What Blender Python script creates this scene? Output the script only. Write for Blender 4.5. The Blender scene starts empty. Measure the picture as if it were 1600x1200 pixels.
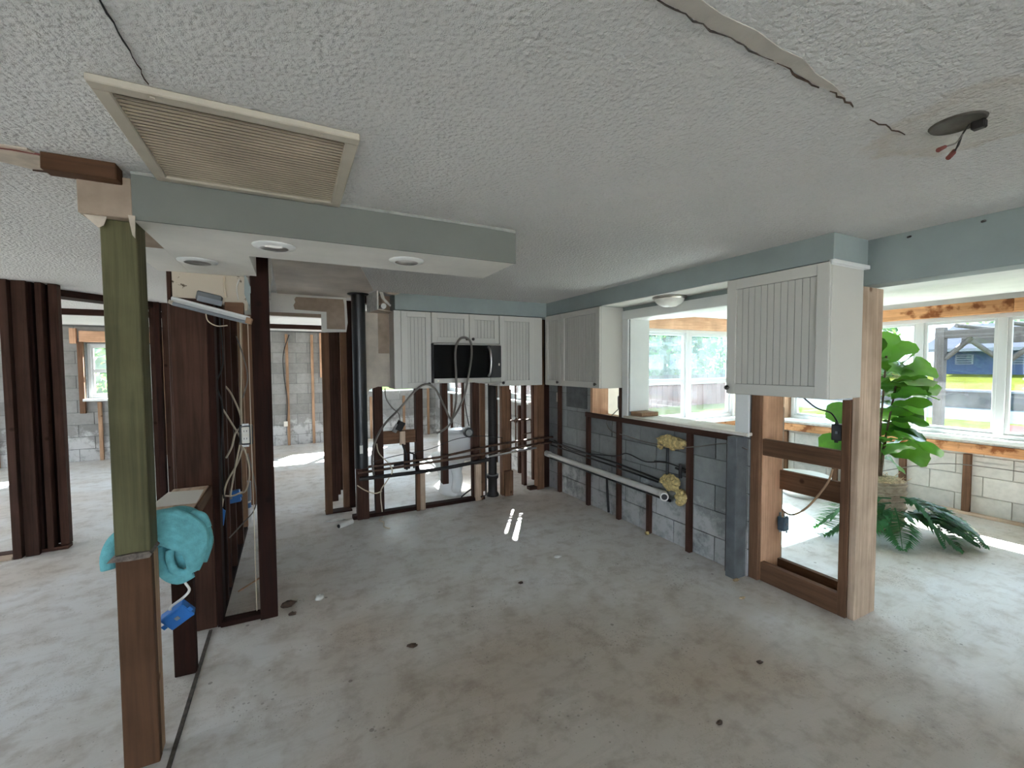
import bpy, bmesh, math, random
from mathutils import Vector, Matrix
random.seed(7)
S = bpy.context.scene
COL = S.collection

# ------------------------------------------------------------------ camera
CAM_H = 1.55
YAW, PITCH, ROLL = 0.47224, -0.042684, -0.0058887
cd = bpy.data.cameras.new('camera'); cam = bpy.data.objects.new('camera', cd); COL.objects.link(cam)
fwd = Vector((math.sin(YAW)*math.cos(PITCH), math.cos(YAW)*math.cos(PITCH), math.sin(PITCH)))
rgt = Vector((math.cos(YAW), -math.sin(YAW), 0)); upv = rgt.cross(fwd)
r2 = math.cos(ROLL)*rgt + math.sin(ROLL)*upv; u2 = -math.sin(ROLL)*rgt + math.cos(ROLL)*upv
m3 = Matrix((r2, u2, -fwd)).transposed()
cam.matrix_world = Matrix.Translation((0, 0, CAM_H)) @ m3.to_4x4()
cd.sensor_width = 36; cd.lens = 36*674.8/1600; cd.clip_start = 0.02; cd.clip_end = 400
S.camera = cam

# ------------------------------------------------------------------ world, sun, exposure
w = bpy.data.worlds.new('world'); S.world = w; w.use_nodes = True
bg = w.node_tree.nodes['Background']; bg.inputs[0].default_value = (0.74, 0.87, 1.0, 1); bg.inputs[1].default_value = 2.2
sl = bpy.data.lights.new('sun', 'SUN'); sl.energy = 28.0; sl.angle = 0.012; sl.color = (1.0, 0.95, 0.88)
so = bpy.data.objects.new('sun', sl); COL.objects.link(so)
sd = Vector((0.545*math.cos(math.radians(37)), 0.839*math.cos(math.radians(37)), math.sin(math.radians(37))))
so.rotation_euler = sd.to_track_quat('Z', 'Y').to_euler(); so.location = (8, 12, 12)
S.view_settings.view_transform = 'Standard'; S.view_settings.look = 'None'
S.view_settings.gamma = 1.0; S.view_settings.use_curve_mapping = False
S.view_settings.exposure = 2.68
S.cycles.max_bounces = 16; S.cycles.diffuse_bounces = 12; S.cycles.transparent_max_bounces = 16

# ------------------------------------------------------------------ materials
def lin(c):
    o = []
    for v in c:
        v /= 255.0
        o.append(v/12.92 if v <= 0.04045 else ((v+0.055)/1.055)**2.4)
    return (*o, 1)

def newmat(name):
    m = bpy.data.materials.new(name); m.use_nodes = True
    nt = m.node_tree; return m, nt, nt.nodes['Principled BSDF']

def N(nt, t, **kw):
    n = nt.nodes.new(t)
    for k, v in kw.items(): setattr(n, k, v)
    return n

def ramp(nt, fac, stops):
    r = N(nt, 'ShaderNodeValToRGB'); nt.links.new(fac, r.inputs[0])
    e = r.color_ramp.elements
    while len(e) < len(stops): e.new(0.5)
    for i, (p, c) in enumerate(stops): e[i].position = p; e[i].color = c
    return r.outputs[0]

def noise(nt, vec, scale, detail=4, rough=0.55, dist=0.0):
    n = N(nt, 'ShaderNodeTexNoise'); n.inputs['Scale'].default_value = scale; n.inputs['Detail'].default_value = detail
    n.inputs['Roughness'].default_value = rough; n.inputs['Distortion'].default_value = dist
    nt.links.new(vec, n.inputs['Vector']); return n.outputs['Fac']

def mixc(nt, fac, a, b, mode='MIX'):
    n = N(nt, 'ShaderNodeMix', data_type='RGBA', blend_type=mode)
    for sock, v in ((n.inputs[0], fac), (n.inputs[6], a), (n.inputs[7], b)):
        if isinstance(v, (int, float, tuple)): sock.default_value = v
        else: nt.links.new(v, sock)
    return n.outputs[2]

def math_(nt, op, a, b=0.0, clamp=False):
    n = N(nt, 'ShaderNodeMath', operation=op); n.use_clamp = clamp
    for i, v in enumerate((a, b)):
        if isinstance(v, (int, float)): n.inputs[i].default_value = v
        else: nt.links.new(v, n.inputs[i])
    return n.outputs[0]

def bump(nt, bsdf, h, strength=0.4, dist=0.01):
    b = N(nt, 'ShaderNodeBump'); b.inputs['Strength'].default_value = strength; b.inputs['Distance'].default_value = dist
    nt.links.new(h, b.inputs['Height']); nt.links.new(b.outputs[0], bsdf.inputs['Normal'])

def pos(nt): return N(nt, 'ShaderNodeNewGeometry').outputs['Position']

def plain(name, c, rough=0.6, metal=0.0, vary=0.0, vscale=6, bmp=0.0, bscale=60, spec=None):
    m, nt, b = newmat(name); b.inputs['Roughness'].default_value = rough; b.inputs['Metallic'].default_value = metal
    if spec is not None: b.inputs['Specular IOR Level'].default_value = spec
    if vary:
        f = noise(nt, pos(nt), vscale, 5)
        d = tuple(max(0, v*(1-vary)) for v in c); l = tuple(min(255, v*(1+vary*0.5)) for v in c)
        nt.links.new(ramp(nt, f, [(0.3, lin(d)), (0.7, lin(l))]), b.inputs['Base Color'])
    else: b.inputs['Base Color'].default_value = lin(c)
    if bmp: bump(nt, b, noise(nt, pos(nt), bscale, 4), bmp, 0.004)
    return m

def wood(name, c1, c2, axis='z', rough=0.75, stain=None):
    m, nt, b = newmat(name); b.inputs['Roughness'].default_value = rough; b.inputs['Specular IOR Level'].default_value = 0.2
    tc = N(nt, 'ShaderNodeTexCoord').outputs['Object']
    oi = N(nt, 'ShaderNodeObjectInfo').outputs['Random']
    add = N(nt, 'ShaderNodeVectorMath', operation='ADD'); nt.links.new(tc, add.inputs[0])
    cmb = N(nt, 'ShaderNodeCombineXYZ')
    for i, k in enumerate((7.3, 11.9, 5.1)): nt.links.new(math_(nt, 'MULTIPLY', oi, k), cmb.inputs[i])
    nt.links.new(cmb.outputs[0], add.inputs[1])
    mp = N(nt, 'ShaderNodeMapping'); s = {'x': (1.2, 26, 26), 'y': (26, 1.2, 26), 'z': (26, 26, 1.2)}[axis]
    mp.inputs['Scale'].default_value = s; nt.links.new(add.outputs[0], mp.inputs[0])
    g = noise(nt, mp.outputs[0], 1.6, 6, 0.6, 0.6)
    col = ramp(nt, g, [(0.25, lin(c2)), (0.55, lin(c1)), (0.8, lin(tuple(min(255, v*1.12) for v in c1)))])
    blot = noise(nt, add.outputs[0], 3.0, 4)
    dark = ramp(nt, blot, [(0.35, (0.55, 0.53, 0.5, 1)), (0.6, (1, 1, 1, 1))])
    col = mixc(nt, 0.6, col, dark, 'MULTIPLY')
    # knots
    v = N(nt, 'ShaderNodeTexVoronoi'); v.inputs['Scale'].default_value = 3.2; nt.links.new(add.outputs[0], v.inputs['Vector'])
    kn = ramp(nt, v.outputs['Distance'], [(0.03, (0.3, 0.2, 0.15, 1)), (0.07, (1, 1, 1, 1))])
    col = mixc(nt, 0.8, col, kn, 'MULTIPLY')
    if stain:
        st = ramp(nt, noise(nt, add.outputs[0], 7.0, 5), [(0.52, (1, 1, 1, 1)), (0.62, lin(stain))])
        col = mixc(nt, 1.0, col, st, 'MULTIPLY')
    # every board its own tone
    tone = N(nt, 'ShaderNodeMapRange'); nt.links.new(oi, tone.inputs[0]); tone.inputs[3].default_value = 0.78; tone.inputs[4].default_value = 1.15
    cb = N(nt, 'ShaderNodeCombineColor')
    for i in range(3): nt.links.new(tone.outputs[0], cb.inputs[i])
    col = mixc(nt, 1.0, col, cb.outputs[0], 'MULTIPLY')
    nt.links.new(col, b.inputs['Base Color']); bump(nt, b, g, 0.25, 0.003)
    return m

M = {}
for ax in 'xyz':
    M['dark'+ax] = wood('old_dark_lumber_'+ax, (76, 51, 41), (46, 30, 24), ax)
    M['black'+ax] = wood('blackened_lumber_'+ax, (46, 25, 19), (26, 14, 10), ax, 0.85)
    M['mid'+ax] = wood('brown_lumber_'+ax, (120, 89, 68), (90, 65, 49), ax)
    M['tan'+ax] = wood('tan_lumber_'+ax, (176, 142, 114), (140, 108, 86), ax)
    M['pale'+ax] = wood('pale_weathered_lumber_'+ax, (208, 184, 162), (176, 150, 128), ax)
    M['fir'+ax] = wood('fresh_fir_lumber_'+ax, (218, 174, 142), (190, 144, 112), ax)
    M['rot'+ax] = wood('rotted_fir_lumber_'+ax, (214, 158, 112), (176, 122, 84), ax, 0.8, (168, 140, 118))
    M['post'+ax] = wood('brown_post_lumber_'+ax, (98, 69, 49), (78, 53, 37), ax)
    M['sillwhite'] = M.get('sillwhite') or wood('worn_white_sill_board', (222, 216, 206), (186, 172, 156), 'y')
    M['green'+ax] = wood('treated_green_lumber_'+ax, (106, 103, 74), (76, 74, 50), ax)

def floor_mat():
    m, nt, b = newmat('bare_concrete_floor')
    p = pos(nt)
    big = noise(nt, p, 0.9, 5, 0.6)
    col = ramp(nt, big, [(0.3, lin((210, 207, 203))), (0.5, lin((219, 217, 215))), (0.7, lin((227, 227, 229)))])
    warm = ramp(nt, noise(nt, p, 0.55, 3), [(0.45, (1, 1, 1, 1)), (0.62, lin((236, 225, 214)))])
    col = mixc(nt, 1.0, col, warm, 'MULTIPLY')
    med = noise(nt, p, 7.0, 7, 0.65)
    col = mixc(nt, 0.75, col, ramp(nt, med, [(0.34, lin((218, 211, 205))), (0.52, (1, 1, 1, 1))]), 'MULTIPLY')
    # gritty adhesive residue on the near slab, darkened also to offset strong light
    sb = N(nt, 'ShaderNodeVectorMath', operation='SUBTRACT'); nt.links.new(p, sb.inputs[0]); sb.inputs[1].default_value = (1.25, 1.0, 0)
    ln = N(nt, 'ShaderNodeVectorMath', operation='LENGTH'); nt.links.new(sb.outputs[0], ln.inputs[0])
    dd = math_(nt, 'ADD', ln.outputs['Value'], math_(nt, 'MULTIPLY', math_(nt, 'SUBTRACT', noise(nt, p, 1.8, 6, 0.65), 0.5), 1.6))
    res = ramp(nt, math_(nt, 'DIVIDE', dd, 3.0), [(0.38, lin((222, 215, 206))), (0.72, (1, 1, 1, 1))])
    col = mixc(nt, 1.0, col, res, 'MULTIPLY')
    # trowel sweeps / scuffs
    mp = N(nt, 'ShaderNodeMapping'); mp.inputs['Scale'].default_value = (1.2, 5, 1); mp.inputs['Rotation'].default_value = (0, 0, 0.5); nt.links.new(p, mp.inputs[0])
    sw = noise(nt, mp.outputs[0], 2.2, 6, 0.7, 1.2)
    col = mixc(nt, 0.35, col, ramp(nt, sw, [(0.3, lin((214, 208, 202))), (0.5, (1, 1, 1, 1))]), 'MULTIPLY')
    # dark specks
    v = N(nt, 'ShaderNodeTexVoronoi'); v.inputs['Scale'].default_value = 34; nt.links.new(p, v.inputs['Vector'])
    sz = noise(nt, p, 3.0, 4)
    th = math_(nt, 'MULTIPLY', math_(nt, 'SUBTRACT', sz, 0.42), 0.9, True)
    sp = math_(nt, 'LESS_THAN', v.outputs['Distance'], th)
    col = mixc(nt, math_(nt, 'MULTIPLY', sp, 0.45), col, lin((112, 104, 96)))
    v3 = N(nt, 'ShaderNodeTexVoronoi'); v3.inputs['Scale'].default_value = 80; nt.links.new(p, v3.inputs['Vector'])
    grit = math_(nt, 'LESS_THAN', v3.outputs['Distance'], math_(nt, 'MULTIPLY', math_(nt, 'SUBTRACT', noise(nt, p, 2.2, 5), 0.38), 1.1, True))
    col = mixc(nt, math_(nt, 'MULTIPLY', grit, 0.35), col, lin((120, 112, 104)))
    v2 = N(nt, 'ShaderNodeTexVoronoi'); v2.inputs['Scale'].default_value = 5.0; nt.links.new(p, v2.inputs['Vector'])
    sp2 = math_(nt, 'LESS_THAN', v2.outputs['Distance'], 0.05)
    col = mixc(nt, math_(nt, 'MULTIPLY', sp2, 0.6), col, lin((96, 86, 78)))
    nt.links.new(col, b.inputs['Base Color'])
    rg = N(nt, 'ShaderNodeMapRange'); nt.links.new(noise(nt, p, 1.6, 5, 0.6), rg.inputs[0]); rg.inputs[1].default_value = 0.3; rg.inputs[2].default_value = 0.7
    rg.inputs[3].default_value = 0.38; rg.inputs[4].default_value = 0.72; nt.links.new(rg.outputs[0], b.inputs['Roughness'])
    hsum = math_(nt, 'ADD', math_(nt, 'MULTIPLY', med, 0.8), math_(nt, 'MULTIPLY', noise(nt, p, 55, 4), 0.25))
    bump(nt, b, hsum, 0.3, 0.008)
    return m
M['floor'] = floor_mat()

def ceiling_mat(name, c, stains=True, amp=0.75):
    m, nt, b = newmat(name); b.inputs['Roughness'].default_value = 0.9
    p = pos(nt)
    col = ramp(nt, noise(nt, p, 0.8, 4), [(0.3, lin(tuple(v*0.95 for v in c))), (0.7, lin(c))])
    if stains:   # old water stain around the ceiling electrical box
        sb = N(nt, 'ShaderNodeVectorMath', operation='SUBTRACT'); nt.links.new(p, sb.inputs[0]); sb.inputs[1].default_value = (1.80, 0.53, 2.26)
        ln = N(nt, 'ShaderNodeVectorMath', operation='LENGTH'); nt.links.new(sb.outputs[0], ln.inputs[0])
        d = math_(nt, 'ADD', ln.outputs['Value'], math_(nt, 'MULTIPLY', math_(nt, 'SUBTRACT', noise(nt, p, 9, 5), 0.5), 0.22))
        s = ramp(nt, d, [(0.05, lin((246, 242, 232))), (0.15, lin((248, 244, 236))), (0.21, lin((236, 226, 212))), (0.25, (1, 1, 1, 1))])
        col = mixc(nt, 0.6, col, s, 'MULTIPLY')
    nt.links.new(col, b.inputs['Base Color'])
    v = N(nt, 'ShaderNodeTexVoronoi', feature='SMOOTH_F1'); v.inputs['Scale'].default_value = 72; nt.links.new(p, v.inputs['Vector'])
    h = math_(nt, 'SUBTRACT', noise(nt, p, 78, 4, 0.6), math_(nt, 'MULTIPLY', v.outputs['Distance'], 0.7))
    bump(nt, b, h, 0.85, 0.019)
    return m
M['popcorn'] = ceiling_mat('popcorn_ceiling', (226, 226, 224))
M['smooth_ceil'] = plain('smooth_painted_drywall_ceiling', (230, 229, 223), 0.85, vary=0.05, vscale=3, bmp=0.15, bscale=30)
M['taupe_ceil'] = plain('bare_taupe_drywall_ceiling', (206, 198, 188), 0.85, vary=0.12, vscale=3, bmp=0.1, bscale=30)
M['white_ceil'] = plain('white_ceiling', (206, 206, 203), 0.85, vary=0.03)
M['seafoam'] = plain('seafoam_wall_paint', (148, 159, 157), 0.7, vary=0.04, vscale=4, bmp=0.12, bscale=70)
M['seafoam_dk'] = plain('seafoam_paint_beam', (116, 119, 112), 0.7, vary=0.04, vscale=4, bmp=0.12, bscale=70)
M['taupe'] = plain('bare_drywall_paper', (164, 146, 128), 0.9, vary=0.12, vscale=9, bmp=0.2, bscale=40)
M['taupe_lt'] = plain('torn_drywall_cream', (196, 184, 168), 0.9, vary=0.15, vscale=12, bmp=0.2, bscale=40)
M['cream'] = plain('cream_sunroom_wallboard', (226, 216, 200), 0.85, vary=0.06)
M['board_lt'] = plain('bare_cream_wallboard', (190, 180, 166), 0.9, vary=0.1, vscale=7, bmp=0.2)
M['tape'] = plain('loose_drywall_tape', (186, 181, 172), 0.9, vary=0.06, vscale=12, bmp=0.6, bscale=70)
M['tape_edge'] = plain('grimy_joint_tape', (158, 160, 154), 0.9, vary=0.1, vscale=20)
M['plaster'] = plain('white_gypsum', (214, 212, 206), 0.9, vary=0.12, vscale=20, bmp=0.3, bscale=40)

def stained_drywall(name, c, c2, lo=0.5, scale=9):
    m, nt, b = newmat(name); b.inputs['Roughness'].default_value = 0.9
    f = noise(nt, pos(nt), scale, 6, 0.6, 0.4)
    nt.links.new(ramp(nt, f, [(lo, lin(c)), (lo+0.03, lin(c2)), (lo+0.2, lin(tuple(v*0.9 for v in c2)))]), b.inputs['Base Color'])
    bump(nt, b, f, 0.2, 0.003); return m
M['board_stained'] = stained_drywall('stained_bare_wallboard', (196, 186, 172), (146, 132, 118), 0.5, 6)
M['panel_stained'] = stained_drywall('cream_panel_with_dark_spots', (202, 190, 172), (92, 78, 62), 0.64, 14)

def block_mat(name, c, wash=True):
    m, nt, b = newmat(name); b.inputs['Roughness'].default_value = 0.9
    p = pos(nt); oi = N(nt, 'ShaderNodeObjectInfo').outputs['Random']
    t = ramp(nt, oi, [(0.0, lin(tuple(v*0.92 for v in c))), (1.0, lin(tuple(min(255, v*1.05) for v in c)))])
    f = noise(nt, p, 14, 6, 0.65)
    col = mixc(nt, 0.5, t, ramp(nt, f, [(0.35, (0.7, 0.7, 0.7, 1)), (0.6, (1, 1, 1, 1))]), 'MULTIPLY')
    if wash:   # pale lime residue on the lower courses
        sx = N(nt, 'ShaderNodeSeparateXYZ'); nt.links.new(p, sx.inputs[0])
        band = N(nt, 'ShaderNodeMapRange'); nt.links.new(sx.outputs[2], band.inputs[0])
        band.inputs[1].default_value = 0.30; band.inputs[2].default_value = 0.62; band.inputs[3].default_value = 0.24; band.inputs[4].default_value = -0.05
        q = math_(nt, 'ADD', noise(nt, p, 6, 8, 0.7), band.outputs[0])
        k = math_(nt, 'MULTIPLY', math_(nt, 'SUBTRACT', q, 0.62), 7.0, True)
        col = mixc(nt, math_(nt, 'MULTIPLY', k, 0.6), col, lin((214, 214, 214)))
    nt.links.new(col, b.inputs['Base Color']); bump(nt, b, f, 0.35, 0.006)
    return m
M['block'] = block_mat('painted_grey_concrete_block', (146, 150, 149))
M['block_far'] = block_mat('pale_grey_concrete_block', (142, 140, 137))
M['block_sun'] = block_mat('whitewashed_concrete_block', (196, 193, 186), False)
M['block_dark'] = plain('dark_grey_skim_patch', (98, 101, 101), 0.95, vary=0.12, vscale=12)
M['mortar'] = plain('mortar_joint', (108, 109, 108), 0.95, vary=0.1)
M['mortar_sun'] = plain('pale_mortar_joint', (188, 185, 178), 0.95, vary=0.1)
M['white'] = plain('white_painted_wood', (224, 226, 224), 0.45, vary=0.02)
M['cab'] = plain('white_cabinet_paint', (203, 201, 193), 0.4, vary=0.02, vscale=2)
M['bead'] = plain('white_beadboard_panel', (195, 193, 185), 0.45, vary=0.02, vscale=2)
M['groove'] = plain('beadboard_groove', (140, 140, 136), 0.7)
M['vinyl'] = plain('white_window_vinyl', (196, 198, 198), 0.35)
M['vent'] = plain('beige_vent_enamel', (190, 182, 166), 0.5, vary=0.06)
M['vent_dirty'] = plain('dusty_beige_louvre', (178, 168, 146), 0.7, vary=0.1, vscale=5)
M['vent_dark'] = plain('dark_vent_backing', (88, 78, 62), 0.9)
M['black_pipe'] = plain('black_abs_pipe', (34, 36, 38), 0.35, vary=0.2)
M['iron'] = plain('black_cast_iron', (40, 36, 35), 0.6, 0.2, vary=0.25)
M['copper'] = plain('tarnished_copper_pipe', (96, 74, 62), 0.45, 0.7, vary=0.3, vscale=20)
M['pvc'] = plain('white_pvc', (218, 216, 210), 0.35, vary=0.05)
M['pvc_grey'] = plain('grey_pvc', (128, 134, 140), 0.5)
M['chrome'] = plain('chrome', (220, 220, 220), 0.15, 1.0)
M['steel'] = plain('brushed_stainless_steel', (190, 188, 184), 0.32, 1.0)
M['glossblack'] = plain('black_microwave_glass', (10, 10, 11), 0.22, spec=0.12)
M['darkgrey'] = plain('dark_grey_plastic', (46, 46, 48), 0.4)
M['knob'] = plain('dark_pewter_knob', (84, 80, 76), 0.35, 0.8)
M['bluebox'] = plain('blue_plastic_junction_box', (38, 108, 182), 0.45)
M['bluegrey'] = plain('blue_grey_metal_box', (74, 98, 118), 0.5, 0.2, vary=0.1, vscale=30)
M['wire_tan'] = plain('brown_cable_jacket', (158, 128, 98), 0.5)
M['blacktape'] = plain('black_plastic', (24, 24, 25), 0.5)
M['outlet'] = plain('ivory_outlet_plastic', (222, 216, 204), 0.4)
M['galv'] = plain('galvanized_box_steel', (150, 150, 148), 0.45, 0.8, vary=0.15, vscale=30)
M['wire_cream'] = plain('cream_cable_jacket', (204, 188, 164), 0.5)
M['wire_grey'] = plain('grey_cable_jacket', (112, 106, 100), 0.5)
M['wire_black'] = plain('black_cable_jacket', (30, 27, 26), 0.5)
M['wire_white'] = plain('white_cable_jacket', (222, 218, 210), 0.5)
M['foam'] = plain('yellow_spray_foam', (208, 186, 128), 0.85, vary=0.3, vscale=40, bmp=0.5, bscale=80)
M['porcelain'] = plain('white_porcelain', (232, 232, 230), 0.12)
M['frost'] = plain('frosted_glass_shade', (232, 230, 222), 0.5)
M['nickel'] = plain('brushed_nickel', (176, 170, 162), 0.3, 1.0)
M['towel'] = plain('teal_terry_cloth', (108, 178, 184), 0.95, vary=0.12, vscale=30, bmp=0.5, bscale=220)
M['paper'] = plain('white_paper', (226, 222, 214), 0.8)
M['rust'] = plain('rust_brown_wire_connector', (122, 62, 54), 0.6)
M['wicker'] = wood('woven_straw_pot', (186, 170, 148), (138, 122, 102), 'x')
M['straw'] = plain('dried_straw_moss', (206, 180, 146), 0.95, vary=0.3, vscale=60, bmp=0.6, bscale=90)
M['stem'] = plain('brown_plant_stem', (98, 78, 58), 0.8, vary=0.2, vscale=30)
M['duct_tape'] = plain('grey_ballast_steel', (96, 100, 102), 0.5, 0.3)
M['column'] = plain('dark_grey_taped_column', (96, 100, 102), 0.6, vary=0.2, vscale=8)
M['grayshim'] = plain('weathered_grey_splinters', (112, 102, 94), 0.9, vary=0.35, vscale=40, bmp=0.6, bscale=60)
M['boxdark'] = plain('box_steel_hole_shade', (92, 88, 80), 0.7, 0.2, vary=0.2, vscale=30)
M['chip'] = plain('dark_brown_debris', (84, 66, 54), 0.95, vary=0.3, vscale=60, bmp=0.5, bscale=60)
M['mortar_dark'] = plain('dark_floor_adhesive', (84, 76, 70), 0.9, vary=0.3, vscale=30)
M['label_blue'] = plain('blue_pipe_label', (70, 110, 160), 0.5)

def leafmat(name, c, c2, rough=0.4, trans=0.4):
    m, nt, b = newmat(name); b.inputs['Roughness'].default_value = rough
    oi = N(nt, 'ShaderNodeObjectInfo').outputs['Random']
    f = math_(nt, 'ADD', math_(nt, 'MULTIPLY', noise(nt, pos(nt), 14, 3), 0.45), math_(nt, 'MULTIPLY', oi, 0.6))
    col = ramp(nt, f, [(0.25, lin(c)), (0.75, lin(c2))])
    nt.links.new(col, b.inputs['Base Color'])
    if trans:
        t = N(nt, 'ShaderNodeBsdfTranslucent'); nt.links.new(mixc(nt, 0.5, col, lin((150, 220, 60))), t.inputs[0])
        ms = N(nt, 'ShaderNodeMixShader'); ms.inputs[0].default_value = trans
        out = nt.nodes['Material Output']; nt.links.new(b.outputs[0], ms.inputs[1]); nt.links.new(t.outputs[0], ms.inputs[2]); nt.links.new(ms.outputs[0], out.inputs[0])
    return m
M['leaf'] = leafmat('fiddle_leaf_green', (26, 64, 32), (84, 140, 52), 0.3, 0.25)
M['palm'] = leafmat('dark_palm_green', (28, 74, 52), (58, 120, 78), 0.45, 0.2)
M['tree'] = leafmat('hazy_tree_foliage', (40, 56, 52), (66, 84, 74), 0.7, 0.3)
M['bush'] = leafmat('bush_foliage', (34, 60, 34), (60, 84, 46), 0.6, 0.3)
M['grass'] = plain('lawn_grass', (44, 62, 20), 0.95, spec=0.0, vary=0.25, vscale=3, bmp=0.6, bscale=30)
M['bank'] = plain('yellow_green_bank_grass', (52, 56, 20), 0.95, spec=0.0, vary=0.15, vscale=0.6)
M['paver'] = plain('pink_pavers', (66, 42, 42), 0.9, spec=0.0, vary=0.1, vscale=3)
M['house_white'] = plain('house_trim_white', (96, 98, 100), 0.8, spec=0.0)
M['bounce_slab'] = plain('pale_bounce_slab', (148, 144, 138), 0.95, vary=0.1, vscale=3)  # pale ground colour, chosen for the sunlight it bounces indoors
M['seawall'] = plain('grey_seawall_concrete', (52, 55, 56), 0.9, spec=0.0, vary=0.2, vscale=2)
M['blue_house'] = plain('blue_house_paint', (20, 42, 70), 0.8, vary=0.05)
M['roof'] = plain('pale_grey_shingle_roof', (50, 53, 60), 0.9, spec=0.0, vary=0.1, vscale=3)
M['fence'] = wood('red_brown_fence_board', (62, 40, 37), (50, 31, 29), 'z')
M['pergola'] = wood('weathered_pergola_timber', (66, 62, 60), (48, 45, 43), 'z')
M['trunk'] = plain('grey_brown_trunk', (128, 116, 104), 0.9, vary=0.2, vscale=6)

def water():
    m, nt, b = newmat('canal_water'); b.inputs['Base Color'].default_value = lin((52, 62, 68)); b.inputs['Roughness'].default_value = 0.35; b.inputs['Specular IOR Level'].default_value = 0.0
    mp = N(nt, 'ShaderNodeMapping'); mp.inputs['Scale'].default_value = (2.0, 0.6, 1); nt.links.new(pos(nt), mp.inputs[0])
    bump(nt, b, noise(nt, mp.outputs[0], 2.0, 5), 0.8, 0.2); return m
M['water'] = water()
def glass(name, haze, tint=(1, 1, 1, 1)):
    m, nt, b = newmat(name)
    nt.nodes.remove(b)
    t = N(nt, 'ShaderNodeBsdfTransparent'); t.inputs[0].default_value = tint
    g = N(nt, 'ShaderNodeBsdfGlossy'); g.inputs['Roughness'].default_value = 0.02
    d = N(nt, 'ShaderNodeBsdfTranslucent'); d.inputs[0].default_value = (0.9, 0.95, 1, 1)
    a = N(nt, 'ShaderNodeMixShader'); a.inputs[0].default_value = 0.05; nt.links.new(t.outputs[0], a.inputs[1]); nt.links.new(g.outputs[0], a.inputs[2])
    k = N(nt, 'ShaderNodeMixShader'); nt.links.new(a.outputs[0], k.inputs[1]); nt.links.new(d.outputs[0], k.inputs[2])
    f = ramp(nt, noise(nt, pos(nt), 5, 6, 0.7), [(0.35, (haze*0.5,)*3+(1,)), (0.7, (haze*1.4,)*3+(1,))])
    nt.links.new(f, k.inputs[0]); nt.links.new(k.outputs[0], nt.nodes['Material Output'].inputs[0])
    return m
M['glass'] = glass('salt_hazed_window_glass', 0.008, (0.78, 0.82, 0.85, 1))
M['glass_clear'] = glass('clear_window_glass', 0.004)
M['glass_blue'] = glass('blue_tinted_hazed_glass', 0.012, (0.58, 0.74, 0.80, 1))

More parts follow.
